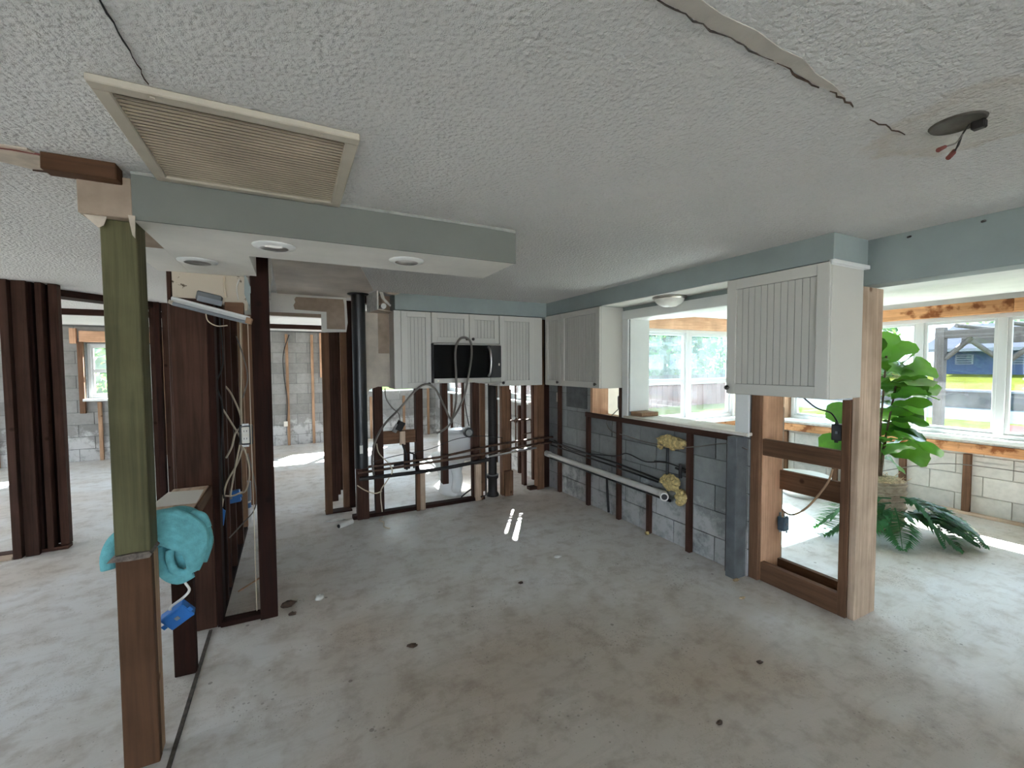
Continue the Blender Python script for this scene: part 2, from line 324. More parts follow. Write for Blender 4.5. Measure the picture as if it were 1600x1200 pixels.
# ------------------------------------------------------------------ mesh helpers
WL = {}
class MB:
    def __init__(s): s.v = []; s.f = []; s.sm = []
    def add(s, vs, fs, smooth=False):
        o = len(s.v); s.v += [tuple(p) for p in vs]; s.f += [tuple(i+o for i in f) for f in fs]; s.sm += [smooth]*len(fs); return s
    def box(s, x0, x1, y0, y1, z0, z1, j=0.0):
        vs = [(x, y, z) for z in (z0, z1) for y in (y0, y1) for x in (x0, x1)]
        if j: vs = [tuple(c+random.uniform(-j, j) for c in p) for p in vs]
        return s.add(vs, [(0, 2, 3, 1), (4, 5, 7, 6), (0, 1, 5, 4), (2, 6, 7, 3), (0, 4, 6, 2), (1, 3, 7, 5)])
    def obox(s, c, size, rot=(0, 0, 0)):
        R = Matrix.Rotation(rot[2], 3, 'Z') @ Matrix.Rotation(rot[1], 3, 'Y') @ Matrix.Rotation(rot[0], 3, 'X')
        vs = [Vector(c) + R @ Vector((x*size[0]/2, y*size[1]/2, z*size[2]/2)) for z in (-1, 1) for y in (-1, 1) for x in (-1, 1)]
        return s.add(vs, [(0, 2, 3, 1), (4, 5, 7, 6), (0, 1, 5, 4), (2, 6, 7, 3), (0, 4, 6, 2), (1, 3, 7, 5)])
    def tube(s, pts, r, n=8, caps=True):
        pts = [Vector(p) for p in pts]; rs = r if isinstance(r, (list, tuple)) else [r]*len(pts)
        vs = []; fs = []; prev = None
        for i, p in enumerate(pts):
            a = pts[max(0, i-1)]; b = pts[min(len(pts)-1, i+1)]; t = (b-a).normalized()
            if prev is None:
                u = t.orthogonal().normalized()
            else:
                u = (prev - t*prev.dot(t))
                u = u.normalized() if u.length > 1e-6 else t.orthogonal().normalized()
            prev = u; q = t.cross(u)
            for k in range(n):
                an = 2*math.pi*k/n; vs.append(p + (u*math.cos(an)+q*math.sin(an))*rs[i])
        for i in range(len(pts)-1):
            for k in range(n):
                fs.append((i*n+k, i*n+(k+1) % n, (i+1)*n+(k+1) % n, (i+1)*n+k))
        s.add(vs, fs, True)
        if caps:
            s.add(vs[:n], [tuple(range(n-1, -1, -1))]); s.add(vs[-n:], [tuple(range(n))])
        return s
    def cyl(s, a, b, r, n=14, r2=None): return s.tube([a, b], [r, r if r2 is None else r2], n)
    def lathe(s, prof, c, n=20, axis='z', sx=1, sy=1):
        vs = []; fs = []
        for (r, h) in prof:
            for k in range(n):
                an = 2*math.pi*k/n; a, b = r*math.cos(an)*sx, r*math.sin(an)*sy
                p = {'z': (a, b, h), 'x': (h, a, b), 'y': (a, h, b)}[axis]
                vs.append((c[0]+p[0], c[1]+p[1], c[2]+p[2]))
        for i in range(len(prof)-1):
            for k in range(n): fs.append((i*n+k, i*n+(k+1) % n, (i+1)*n+(k+1) % n, (i+1)*n+k))
        return s.add(vs, fs, True)
    def prism(s, poly, axis, a0, a1):
        f = {'x': lambda u, v, a: (a, u, v), 'y': lambda u, v, a: (u, a, v), 'z': lambda u, v, a: (u, v, a)}[axis]
        n = len(poly); vs = [f(u, v, a0) for u, v in poly]+[f(u, v, a1) for u, v in poly]
        fs = [tuple(range(n-1, -1, -1)), tuple(range(n, 2*n))]+[(i, (i+1) % n, n+(i+1) % n, n+i) for i in range(n)]
        return s.add(vs, fs)
    def blob(s, c, r, n=10, m=7, jit=0.0):
        vs = []; fs = []
        for i in range(m+1):
            th = math.pi*i/m
            for k in range(n):
                ph = 2*math.pi*k/n; q = 1+random.uniform(-jit, jit)
                vs.append((c[0]+r[0]*q*math.sin(th)*math.cos(ph), c[1]+r[1]*q*math.sin(th)*math.sin(ph), c[2]+r[2]*q*math.cos(th)))
        for i in range(m):
            for k in range(n): fs.append((i*n+k, (i+1)*n+k, (i+1)*n+(k+1) % n, i*n+(k+1) % n))
        return s.add(vs, fs, True)
    def build(s, name, mat, parent=None, bev=0.0, **tags):
        xs = [v[0] for v in s.v]; ys = [v[1] for v in s.v]; zs = [v[2] for v in s.v]
        o0 = Vector(((min(xs)+max(xs))/2, (min(ys)+max(ys))/2, min(zs)))
        me = bpy.data.meshes.new(name); me.from_pydata([tuple(Vector(v)-o0) for v in s.v], [], s.f)
        me.polygons.foreach_set('use_smooth', s.sm)
        bm = bmesh.new(); bm.from_mesh(me)
        bmesh.ops.recalc_face_normals(bm, faces=bm.faces)
        if bev: bmesh.ops.bevel(bm, geom=list(bm.edges), offset=bev, segments=1, affect='EDGES', clamp_overlap=True)
        bm.to_mesh(me); bm.free()
        me.materials.append(M[mat] if isinstance(mat, str) else mat)
        o = bpy.data.objects.new(name, me); COL.objects.link(o); place(o, o0, parent); settags(o, **tags)
        return o

def place(o, loc, parent):
    loc = Vector(loc); WL[o.name] = loc
    if parent: o.parent = parent; o.location = loc-WL[parent.name]
    else: o.location = loc
def settags(o, label=None, cat=None, group=None, kind=None):
    if label: o['label'] = label
    if cat: o['category'] = cat
    if group: o['group'] = group
    if kind: o['kind'] = kind
def thing(name, loc, label=None, cat=None, group=None, kind=None, parent=None):
    o = bpy.data.objects.new(name, None); COL.objects.link(o); o.empty_display_size = 0.1
    place(o, loc, parent); settags(o, label, cat, group, kind); return o
def B(name, x0, x1, y0, y1, z0, z1, mat, parent=None, bev=0.003, j=0.0, **t):
    return MB().box(x0, x1, y0, y1, z0, z1, j).build(name, mat, parent, bev, **t)
def board(name, x0, x1, y0, y1, z0, z1, mat, parent=None, **t):
    return B(name, x0, x1, y0, y1, z0, z1, mat, parent, 0.003, 0.0015, **t)
def share(name, src, loc, parent, scale=None, rot=None):
    o = bpy.data.objects.new(name, src.data); COL.objects.link(o); place(o, loc, parent)
    if scale: o.scale = scale
    if rot: o.rotation_euler = rot
    return o
def bez(pts, n=10):
    """smooth curve through points (Catmull-Rom)"""
    P = [Vector(p) for p in pts]; out = []
    for i in range(len(P)-1):
        p0 = P[max(0, i-1)]; p1 = P[i]; p2 = P[i+1]; p3 = P[min(len(P)-1, i+2)]
        for k in range(n):
            t = k/n
            out.append(0.5*((2*p1)+(p2-p0)*t+(2*p0-5*p1+4*p2-p3)*t*t+(3*p1-p0-3*p2+p3)*t**3))
    out.append(P[-1]); return out
def wire(name, pts, r, mat, parent=None, **t):
    return MB().tube(bez(pts, 8), r, 6).build(name, mat, parent, **t)

def unit_block(mat, depth):
    me = bpy.data.meshes.new('concrete_block'); bm = bmesh.new(); bmesh.ops.create_cube(bm, size=1.0)
    bmesh.ops.bevel(bm, geom=list(bm.edges), offset=0.012, segments=1, affect='EDGES'); bm.to_mesh(me); bm.free()
    me.materials.append(M[mat]); return me
def block_wall(name, axis, c, side, thick, u0, u1, z0, z1, openings, mat, mortar='mortar', blocks=None, course=0.203, length=0.406, off=0.0):
    """solid masonry: recessed mortar core + individual blocks proud of it on the room side. side=-1: room side faces -axis."""
    far = c-side*thick; a0, a1 = sorted((c-side*0.012, far))
    us = sorted({u0, u1, *[o[k] for o in openings for k in (0, 1)]}); zs = sorted({z0, z1, *[o[k] for o in openings for k in (2, 3)]})
    us = [u for u in us if u0 <= u <= u1]; zs = [z for z in zs if z0 <= z <= z1]
    mb = MB()
    for i in range(len(us)-1):
        for k in range(len(zs)-1):
            cu, cz = (us[i]+us[i+1])/2, (zs[k]+zs[k+1])/2
            if any(o[0] < cu < o[1] and o[2] < cz < o[3] for o in openings): continue
            if axis == 'x': mb.box(a0, a1, us[i], us[i+1], zs[k], zs[k+1])
            else: mb.box(us[i], us[i+1], a0, a1, zs[k], zs[k+1])
    wall = mb.build(name, mortar, kind='structure')
    me = unit_block(mat, 0.02)
    bu0, bu1, bz0, bz1 = blocks or (u0, u1, z0, z1)
    r = 0; z = z0
    while z < z1-0.03:
        zt = min(z+course, z1); h = zt-z; u = u0-(length/2 if r % 2 else 0)-off
        while u < u1-0.01:
            a, b = max(u, u0), min(u+length, u1); u += length
            if b-a < 0.05: continue
            cz = (z+zt)/2
            spans = [(a, b)]
            for o in openings:
                if o[2] < cz < o[3]:
                    ns = []
                    for p, q in spans:
                        if o[1] <= p or o[0] >= q: ns.append((p, q)); continue
                        if p < o[0]: ns.append((p, o[0]))
                        if q > o[1]: ns.append((o[1], q))
                    spans = ns
            for p, q in spans:
                if q-p < 0.04 or q < bu0 or p > bu1 or zt < bz0 or z > bz1: continue
                o = bpy.data.objects.new('concrete_block', me); COL.objects.link(o)
                cc = c-side*0.006+random.uniform(-0.0012, 0.0012); cu = (p+q)/2
                loc = (cc, cu, cz) if axis == 'x' else (cu, cc, cz)
                place(o, loc, wall)
                sz = (q-p-0.008, h-0.008)
                o.scale = (0.012, sz[0], sz[1]) if axis == 'x' else (sz[0], 0.012, sz[1])
        z = zt; r += 1
    return wall

def window(name, axis, c, u0, u1, z0, z1, muls=(), rail=None, fw=0.045, depth=0.07, pane='glass', upper=None, sash=0.03):
    """framed window: frame, mullions, meeting rails, one pane each light; axis x -> lies in plane X=c"""
    def bx(mb, a, b, d0, d1, p, q):
        return mb.box(c+d0, c+d1, a, b, p, q) if axis == 'x' else mb.box(a, b, c+d0, c+d1, p, q)
    base = (c, (u0+u1)/2, z0) if axis == 'x' else ((u0+u1)/2, c, z0)
    t = thing(name, base, kind='structure')
    mb = MB(); bx(mb, u0, u0+fw, -depth/2, depth/2, z0, z1); bx(mb, u1-fw, u1, -depth/2, depth/2, z0, z1)
    bx(mb, u0+fw, u1-fw, -depth/2, depth/2, z0, z0+fw); bx(mb, u0+fw, u1-fw, -depth/2, depth/2, z1-fw, z1)
    mb.build('window_frame', 'vinyl', t, 0.003)
    cuts = [u0+fw]
    for m_ in sorted(muls):
        bx(MB(), m_-0.032, m_+0.032, -depth/2, depth/2, z0+fw, z1-fw).build('mullion', 'vinyl', t, 0.003); cuts += [m_-0.032, m_+0.032]
    cuts.append(u1-fw)
    for i in range(0, len(cuts), 2):
        a, b = cuts[i], cuts[i+1]
        cells = [(z0+fw, z1-fw, 0, pane)] if rail is None else [(z0+fw, rail, 0.0, pane), (rail, z1-fw, 0.0, upper or pane)]
        for (p, q, d, gm) in cells:
            sm = MB()
            for (e, f_, g_, h_) in ((a, a+sash, p, q), (b-sash, b, p, q), (a+sash, b-sash, p, p+sash), (a+sash, b-sash, q-sash, q)):
                bx(sm, e, f_, -0.018+d, 0.018+d, g_, h_)
            so_ = sm.build('sash', 'vinyl', t, 0.002)
            bx(MB(), a+sash, b-sash, -0.002+d, 0.002+d, p+sash, q-sash).build('pane', gm, so_)
    return t

# ================================================================== SETTING
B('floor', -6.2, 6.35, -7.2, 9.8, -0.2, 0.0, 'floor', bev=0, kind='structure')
ceil = B('ceiling', -6.2, 3.14, -7.2, 9.8, 2.26, 2.36, 'popcorn', bev=0, kind='structure')
# bare patch of ceiling behind the dropped soffit, split drywall seams
MB().prism([(-0.10, 3.06), (-0.10, 4.74), (0.60, 4.74), (0.70, 4.20), (0.42, 3.1), (0.1, 2.6)], 'z', 2.255, 2.262).build('bare_ceiling_patch', 'taupe_ceil', ceil)
def crack(pts, wdt, mat, z=2.2595, t=0.003):
    a = []; b = []
    for i, (x, y) in enumerate(pts):
        w_ = wdt*(0.25+0.75*math.sin(math.pi*i/(len(pts)-1)))*random.uniform(0.6, 1.3)
        q = pts[min(i+1, len(pts)-1)]; p = pts[max(i-1, 0)]
        d = Vector((q[0]-p[0], q[1]-p[1], 0)).normalized(); n_ = Vector((-d.y, d.x, 0))
        a.append((x+n_.x*w_, y+n_.y*w_)); b.append((x-n_.x*w_, y-n_.y*w_))
    return MB().prism(a+b[::-1], 'z', z-t, z+0.002).build('ceiling_crack', mat, ceil)
def wander(p, q, n, amp):
    return [(p[0]+(q[0]-p[0])*i/n+random.uniform(-amp, amp), p[1]+(q[1]-p[1])*i/n+random.uniform(-amp, amp)) for i in range(n+1)]
MB().prism([(0.60, 0.615), (0.72, 0.606), (0.80, 0.612), (0.90, 0.607), (1.0, 0.616), (1.08, 0.612), (1.16, 0.628), (1.24, 0.632), (1.34, 0.648), (1.2, 0.652), (1.1, 0.647), (1.0, 0.65), (0.9, 0.644), (0.8, 0.648), (0.7, 0.642), (0.60, 0.644)], 'z', 2.2580, 2.262).build('loose_joint_tape', 'tape', ceil)
crack(wander((0.60, 0.645), (1.02, 0.650), 16, 0.005), 0.0012, 'mortar_dark')
crack(wander((1.04, 0.648), (1.22, 0.655), 8, 0.005), 0.0018, 'chip')
crack(wander((1.27, 0.650), (1.40, 0.655), 6, 0.006), 0.0024, 'chip')
crack(wander((1.52, 0.675), (1.72, 0.66), 8, 0.006), 0.0012, 'chip')
crack(wander((-0.31, 1.05), (-0.305, 1.30), 9, 0.003), 0.0014, 'blacktape')
crack(wander((-0.305, 1.30), (-0.30, 1.40), 5, 0.004), 0.0007, 'chip')

# dropped soffit (L-shaped) above the demolished partition
sof = thing('ceiling_soffit', (0.2, 2.3, 2.09), kind='structure')
MB().prism([(-0.50, 2.05), (1.07, 2.05), (1.07, 2.48), (-0.17, 2.48), (-0.17, 3.06), (-0.50, 3.06)], 'z', 2.09, 2.262).build('soffit_body', 'smooth_ceil', sof)
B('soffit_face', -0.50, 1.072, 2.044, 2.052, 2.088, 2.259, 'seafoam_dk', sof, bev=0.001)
B('bare_end_block', -0.648, -0.499, 2.045, 2.50, 2.092, 2.235, 'taupe', sof)
B('soffit_underside', -0.648, -0.499, 2.50, 3.06, 2.09, 2.262, 'smooth_ceil', sof)
MB().prism([(-0.64, 2.092), (-0.60, 2.05), (-0.585, 2.06), (-0.575, 2.092)], 'y', 2.06, 2.064).build('torn_paper', 'taupe_lt', sof)
MB().prism([(-0.51, 2.10), (-0.50, 2.03), (-0.493, 2.02), (-0.49, 2.10)], 'y', 2.035, 2.041).build('torn_paper', 'taupe_lt', sof)
MB().prism([(-0.5, 2.25), (0.2, 2.247), (0.9, 2.25), (1.07, 2.244), (1.07, 2.262), (-0.5, 2.262)], 'y', 2.040, 2.046).build('loose_joint_tape', 'tape_edge', sof)

# cased beam to the sunroom + soffits over the cabinets
beam = thing('trim_1', (3.05, 0, 2.0), kind='structure')
B('beam_face', 2.985, 3.14, -3.0, 1.335, 2.0, 2.262, 'seafoam', beam, bev=0.004)
for y in (1.12, 0.84):
    MB().cyl((2.986, y, 2.232), (2.967, y+0.004, 2.226), 0.0055, 8).build('screw_anchor', 'iron', beam)
sr = thing('trim_2', (2.78, 2.9, 2.11), kind='structure')
B('cabinet_soffit', 2.63, 2.985, 1.31, 4.60, 2.112, 2.262, 'seafoam', sr, bev=0.003)
B('cabinet_soffit', 0.91, 2.632, 4.27, 4.60, 2.10, 2.262, 'seafoam', sr, bev=0.003)
B('soffit_underside', 2.634, 2.984, 1.95, 3.27, 2.108, 2.113, 'smooth_ceil', sr, bev=0)
B('crown_strip', 2.615, 2.99, 1.298, 1.325, 2.092, 2.115, 'white', sr)

# kitchen block wall
wr = block_wall('wall_right', 'x', 2.92, -1, 0.21, 1.97, 4.72, 0, 2.26, [(2.06, 3.20, 1.05, 2.0), (3.30, 3.80, 0.99, 1.90)], 'block', blocks=(1.97, 4.72, 0, 1.36), off=0.13)
B('drywall_panel', 2.902, 2.918, 1.97, 3.29, 2.003, 2.26, 'seafoam', wr, bev=0)
for y, z0_, z1_, mt in ((4.40, 0, 1.35, 'darkz'), (3.83, 0, 1.0, 'darkz'), (3.33, 0, 1.0, 'darkz'), (2.92, 0, 0.44, 'darkz'), (2.47, 0, 1.02, 'darkz'), (2.09, 0, 1.0, 'blackz')):
    board('furring_strip', 2.878 if mt != 'blackz' else 2.86, 2.9195, y-0.022, y+0.022, z0_, z1_, mt, wr)
B('steel_corner_column', 2.80, 2.92, 1.985, 2.062, 0, 1.03, 'column', wr, 0.004)
B('dark_patch_of_adhesive', 2.914, 2.9193, 3.88, 4.28, 1.06, 1.34, 'block_dark', wr, bev=0)
# pass-through casing
pc = thing('trim_3', (2.92, 2.6, 1.0), kind='structure')
B('side_casing', 2.882, 2.90, 3.195, 3.275, 1.0, 2.03, 'white', pc)
B('side_casing', 2.882, 2.90, 1.955, 2.06, 1.03, 1.99, 'white', pc)
B('head_casing', 2.878, 2.90, 2.0, 3.275, 1.985, 2.07, 'white', pc)
B('jamb', 2.905, 3.15, 3.185, 3.20, 1.10, 1.99, 'white', pc)
B('jamb', 2.905, 3.15, 2.06, 2.075, 1.05, 1.99, 'white', pc)
B('jamb', 2.905, 3.15, 2.075, 3.185, 1.985, 1.998, 'white', pc)
board('sill_board', 2.87, 3.17, 1.96, 3.24, 1.035, 1.058, 'sillwhite', pc)
board('apron', 2.872, 2.90, 1.99, 3.86, 0.985, 1.035, 'darky', pc)
board('blocking', 2.92, 3.13, 3.04, 3.19, 1.06, 1.10, 'tany', pc)
# small framed opening under the wall cabinet
so2 = thing('window_1', (3.0, 3.55, 0.99), kind='structure')
board('side_stud', 2.90, 3.12, 3.762, 3.80, 1.0, 1.88, 'firz', so2)
board('side_stud', 2.885, 2.93, 3.285, 3.325, 1.0, 1.35, 'darkz', so2)
board('rough_sill', 2.88, 3.13, 3.30, 3.80, 0.985, 1.01, 'firy', so2)

# back stud wall of the kitchen
wb = board('wall_back', 0.52, 1.97, 4.555, 4.645, 0, 0.038, 'blackx', kind='structure')
def stud(x0, x1, z0, z1, mt='dark', y0=4.555, y1=4.645, par=wb): return board('stud', x0, x1, y0, y1, z0, z1, mt+'z', par)
stud(0.56, 0.615, 0, 2.26, 'dark', 4.53, 4.62); stud(0.615, 0.675, 0, 2.26, 'dark', 4.53, 4.62)
stud(0.745, 0.83, 0.038, 2.26, 'dark'); stud(1.175, 1.25, 0.55, 2.26, 'dark'); stud(1.165, 1.205, 0.038, 0.60, 'black', 4.56, 4.60)
stud(1.465, 1.53, 0.24, 2.26, 'dark'); stud(1.83, 1.915, 0.038, 2.26, 'dark', 4.58, 4.65)
stud(2.205, 2.31, 0, 2.26, 'mid', 4.58, 4.65); stud(2.70, 2.80, 0, 2.26, 'mid', 4.60, 4.69); stud(2.80, 2.90, 0, 2.26, 'black', 4.64, 4.72)
stud(1.975, 2.04, 0.05, 2.26, 'mid', 4.70, 4.74)
board('sister_block', 1.20, 1.255, 4.52, 4.555, 0, 0.40, 'palez', wb); board('sister_block', 1.16, 1.20, 4.52, 4.556, 0, 0.42, 'midz', wb)
board('sister_block', 1.845, 1.915, 4.535, 4.578, 0, 0.42, 'palez', wb); board('sister_block', 1.915, 1.945, 4.55, 4.59, 0, 0.2, 'midz', wb)
board('sister_block', 2.22, 2.33, 4.54, 4.579, 0, 0.30, 'midz', wb)
board('blocking', 0.83, 1.175, 4.585, 4.625, 0.735, 0.87, 'midx', wb)
board('stud', 1.05, 1.11, 4.585, 4.625, 0.45, 0.735, 'darkz', wb)
board('floor_block', 2.60, 2.80, 4.62, 4.70, 0, 0.04, 'darkx', wb)
B('top_plate', 0.56, 2.90, 4.545, 4.645, 2.18, 2.26, 'darkx', wb)
# bare wallboard beside the cabinets, broken soffit end above it
MB().prism([(0.675, 1.27), (0.70, 1.32), (0.78, 1.345), (0.86, 1.34), (0.905, 1.335), (0.955, 1.335), (0.955, 2.10), (0.655, 2.10), (0.655, 1.6), (0.66, 1.25)], 'y', 4.512, 4.528).build('wallboard', 'board_lt', wb)
B('bare_wallboard_strip', 0.79, 0.953, 4.508, 4.513, 1.68, 2.09, 'taupe', wb, bev=0)
bs = thing('trim_4', (0.83, 4.42, 2.08), kind='structure')
MB().prism([(0.735, 4.22), (0.748, 4.22), (0.695, 4.50), (0.682, 4.50)], 'z', 2.085, 2.262).build('soffit_side', 'plaster', bs)
B('soffit_back', 0.765, 0.955, 4.50, 4.512, 2.10, 2.262, 'taupe', bs, bev=0)
MB().prism([(0.765, 2.262), (0.80, 2.262), (0.815, 2.20), (0.875, 2.14), (0.868, 2.125), (0.82, 2.16), (0.785, 2.20)], 'y', 4.27, 4.278).build('torn_drywall', 'plaster', bs)
MB().prism([(0.80, 2.262), (0.97, 2.262), (0.91, 2.235), (0.84, 2.245)], 'y', 4.262, 4.27).build('torn_drywall', 'taupe_lt', bs)
MB().prism([(0.74, 4.24), (0.95, 4.40), (0.95, 4.52), (0.70, 4.50)], 'z', 2.085, 2.095).build('soffit_bottom', 'taupe_lt', bs)
MB().cyl((0.80, 4.25, 2.125), (0.80, 4.5, 2.125), 0.026, 14).build('pipe_end', 'pvc', bs)

# hall wall with the wide door opening
wh = thing('wall_hall', (0.2, 4.8, 1.9), kind='structure')
MB().prism([(-0.40, 2.262), (-0.40, 2.04), (0.30, 2.035), (0.30, 1.895), (0.515, 1.905), (0.53, 2.0), (0.52, 2.262)], 'y', 4.745, 4.76).build('header_wallboard', 'smooth_ceil', wh)
MB().prism([(0.06, 2.232), (0.045, 2.21), (0.052, 2.18), (0.035, 2.15), (0.045, 2.11), (0.33, 2.10), (0.33, 1.93), (0.505, 1.93), (0.50, 2.18), (0.49, 2.235)], 'y', 4.739, 4.747).build('bare_drywall_patch', 'taupe', wh)
MB().prism([(-0.3, 2.045), (0.295, 2.04), (0.30, 2.075), (-0.3, 2.08)], 'y', 4.739, 4.747).build('bare_drywall_patch', 'taupe', wh)
MB().prism([(0.28, 1.895), (0.33, 1.895), (0.33, 2.10), (-0.3, 2.10), (-0.3, 2.075), (0.28, 2.075)], 'y', 4.735, 4.742).build('drywall_edge', 'smooth_ceil', wh)
for (x0_, x1_, y0_, y1_, mt) in ((0.285, 0.355, 4.86, 4.95, 'mid'), (0.355, 0.45, 5.30, 5.36, 'dark'), (0.40, 0.50, 5.56, 5.60, 'dark'), (0.475, 0.54, 4.98, 5.03, 'mid'), (0.54, 0.60, 4.98, 5.03, 'black'), (0.45, 0.55, 5.75, 5.82, 'dark')):
    board('stud', x0_, x1_, y0_, y1_, 0, 2.26 if y0_ > 4.9 else 1.9, mt+'z', wh)
board('bottom_plate', 0.285, 0.55, 4.86, 5.0, 0, 0.012, 'darkx', wh)

# closet partition at the left of the kitchen
wl = board('wall_left', -0.475, -0.405, 3.08, 4.78, 0, 0.035, 'blacky', kind='structure')
board('bottom_plate', -0.41, -0.20, 3.02, 3.09, 0, 0.03, 'blackx', wl)
for (y, d, mt) in ((3.12, 0.05, 'black'), (3.30, 0.04, 'black'), (3.48, 0.04, 'dark'), (3.84, 0.045, 'dark'), (4.30, 0.04, 'dark'), (4.74, 0.05, 'tan')):
    board('stud', -0.49, -0.40, y, y+d, 0.035, 2.26, mt+'z', wl)
board('stud', -0.50, -0.40, 5.6, 5.65, 0, 2.26, 'midz', wl); board('stud', -0.41, -0.36, 5.60, 5.66, 0, 2.26, 'midz', wl)
board('top_plate', -0.49, -0.40, 3.12, 5.6, 2.19, 2.26, 'darky', wl)
B('back_panel', -0.62, -0.60, 3.10, 4.72, 0.035, 2.2, 'darkz', wl)
MB().prism([(-0.585, 2.092), (-0.585, 1.945), (-0.50, 1.945), (-0.40, 1.935), (-0.30, 1.90), (-0.225, 1.89), (-0.215, 2.0), (-0.19, 2.05), (-0.20, 2.092)], 'y', 3.05, 3.062).build('stained_wallboard', 'panel_stained', wl)
MB().prism([(3.05, 2.262), (3.05, 2.03), (3.2, 1.98), (3.3, 2.1), (3.4, 2.14), (3.5, 2.262)], 'x', -0.115, -0.105).build('torn_wallboard', 'plaster', wl)
MB().prism([(-0.225, 2.09), (-0.20, 2.02), (-0.175, 1.98), (-0.19, 1.96), (-0.205, 1.99), (-0.21, 1.90), (-0.235, 1.98), (-0.232, 2.09)], 'y', 3.0, 3.006).build('torn_drywall', 'seafoam', wl)
B('conduit_strip', -0.230, -0.226, 3.075, 3.083, 0.02, 1.84, 'wire_cream', wl, bev=0)

# bedroom walls: two clusters of jack studs and the plates above them
wd = board('wall_bedroom', -3.4, -1.74, 4.98, 5.07, 0, 0.03, 'darkx', kind='structure')
for (x0_, x1_, y0_, y1_, mt) in ((-2.045, -1.995, 4.90, 4.985, 'dark'), (-1.985, -1.90, 4.93, 4.97, 'dark'), (-1.925, -1.885, 4.98, 5.06, 'black'), (-1.905, -1.845, 5.07, 5.11, 'dark'), (-1.865, -1.825, 4.97, 5.05, 'dark'), (-1.845, -1.80, 5.09, 5.13, 'black'), (-1.80, -1.745, 5.02, 5.09, 'dark')):
    board('stud', x0_, x1_, y0_, y1_, 0.0 if y0_ < 4.95 else 0.03, 2.26, mt+'z', wd)
wc = board('wall_closet', -1.60, -1.17, 5.95, 6.04, 0, 0.03, 'blackx', kind='structure')
for (x0_, x1_, y0_, y1_, mt) in ((-1.42, -1.37, 5.93, 6.02, 'black'), (-1.36, -1.32, 5.98, 6.06, 'dark'), (-1.31, -1.26, 5.93, 6.02, 'black'), (-1.25, -1.20, 5.98, 6.06, 'dark'), (-1.62, -1.57, 5.95, 6.04, 'dark')):
    board('stud', x0_, x1_, y0_, y1_, 0.03, 2.26, mt+'z', wc)
MB().cyl((-1.155, 5.85, 0.0), (-1.155, 5.85, 2.1), 0.013, 8).build('white_conduit', 'wire_white', wc)
MB().prism([(-2.25, 5.22), (-2.05, 5.12), (-1.25, 6.0), (-1.15, 6.3), (-1.3, 6.3)], 'z', 2.20, 2.26).build('header_plate', 'blackx', wc)
board('top_plate', -6.0, -1.2, 7.0, 7.09, 2.19, 2.26, 'blackx', wc)
board('top_plate', -1.2, 2.9, 8.15, 8.24, 2.19, 2.26, 'blackx', wc)
board('bottom_plate', -6.0, -2.05, 4.9, 4.98, 0, 0.025, 'palex', wd)

# far block walls
wf = block_wall('wall_far', 'y', 9.60, -1, 0.2, -6.0, 3.13, 0, 2.26, [(-3.03, -2.15, 1.04, 1.96), (0.70, 2.50, 0.95, 1.96), (-5.4, -4.4, 1.0, 1.96)], 'block_far', blocks=(-4.6, 2.92, 0, 2.26))
for x in (-2.87, -0.07, 0.38, 0.92, 1.5, 2.2, 2.75, -3.5, -4.1, -2.0, -1.3):
    board('furring_strip', x-0.025, x+0.025, 9.555, 9.593, 0, (2.19 if x > -2.6 else 0.98) if x < 0.7 or x > 2.6 else 0.9, 'tanz', wf)
board('window_header', -3.08, -2.1, 9.53, 9.593, 1.98, 2.16, 'firx', wf); board('side_stud', -3.11, -3.04, 9.53, 9.593, 0.8, 1.98, 'midz', wf)
board('side_stud', -3.20, -3.12, 9.54, 9.593, 1.95, 2.2, 'firz', wf)
board('side_stud', 0.52, 0.60, 9.53, 9.593, 1.33, 2.23, 'firz', wf); board('window_header', 0.6, 2.6, 9.53, 9.593, 1.98, 2.16, 'firx', wf)
B('window_sill', -3.06, -2.1, 9.50, 9.60, 1.0, 1.04, 'white', wf)
B('cable_outlet', -0.155, -0.085, 9.53, 9.553, 0.38, 0.48, 'outlet', wf)
wire('wall_cable', [(-0.02, 9.55, 2.18), (-0.13, 9.54, 1.8), (-0.13, 9.54, 1.4), (-0.08, 9.53, 0.9), (-0.1, 9.54, 0.48)], 0.008, 'wire_black', wf)
wr2 = block_wall('wall_bath', 'x', 2.92, -1, 0.21, 4.72, 9.60, 0, 2.26, [(5.17, 6.05, 1.05, 1.92), (6.75, 7.70, 1.40, 2.08), (7.90, 8.80, 1.02, 1.95)], 'block_far')
for y in (5.05, 5.45, 5.85, 6.25, 6.75, 7.3, 7.75, 8.4, 9.0):
    board('furring_strip', 2.878, 2.9195, y-0.025, y+0.025, 0, 0.98 if (5.1 < y < 6.1 or 7.8 < y < 8.9) else (1.39 if 6.7 < y < 7.78 else 2.2), 'darkz', wr2)
B('window_sill', 2.85, 2.94, 5.10, 6.10, 1.02, 1.05, 'white', wr2); B('window_sill', 2.85, 2.94, 7.85, 8.85, 0.99, 1.02, 'white', wr2)
wx = block_wall('wall_exterior', 'x', -6.0, 1, 0.2, -7.2, 9.8, 0, 2.26, [(2.4, 4.6, 0.4, 2.05), (5.6, 7.2, 0.8, 2.05)], 'block_far', blocks=(9, 9.6, 0, 2.2))  # unseen side openings, added and sized to set the daylight indoors
window('window_2', 'y', 9.70, -3.03, -2.15, 1.04, 1.96, (), 1.50)
window('window_3', 'y', 9.70, 0.70, 2.50, 0.95, 1.96, (1.6,), 1.45)
window('window_4', 'x', 3.02, 5.17, 6.05, 1.05, 1.92, (5.61,))
window('window_12_added', 'x', 3.02, 6.75, 7.70, 1.40, 2.08, ())  # hidden window, added to bring more daylight into the back of the kitchen
window('window_5', 'x', 3.02, 7.90, 8.80, 1.02, 1.95, (), 1.5)
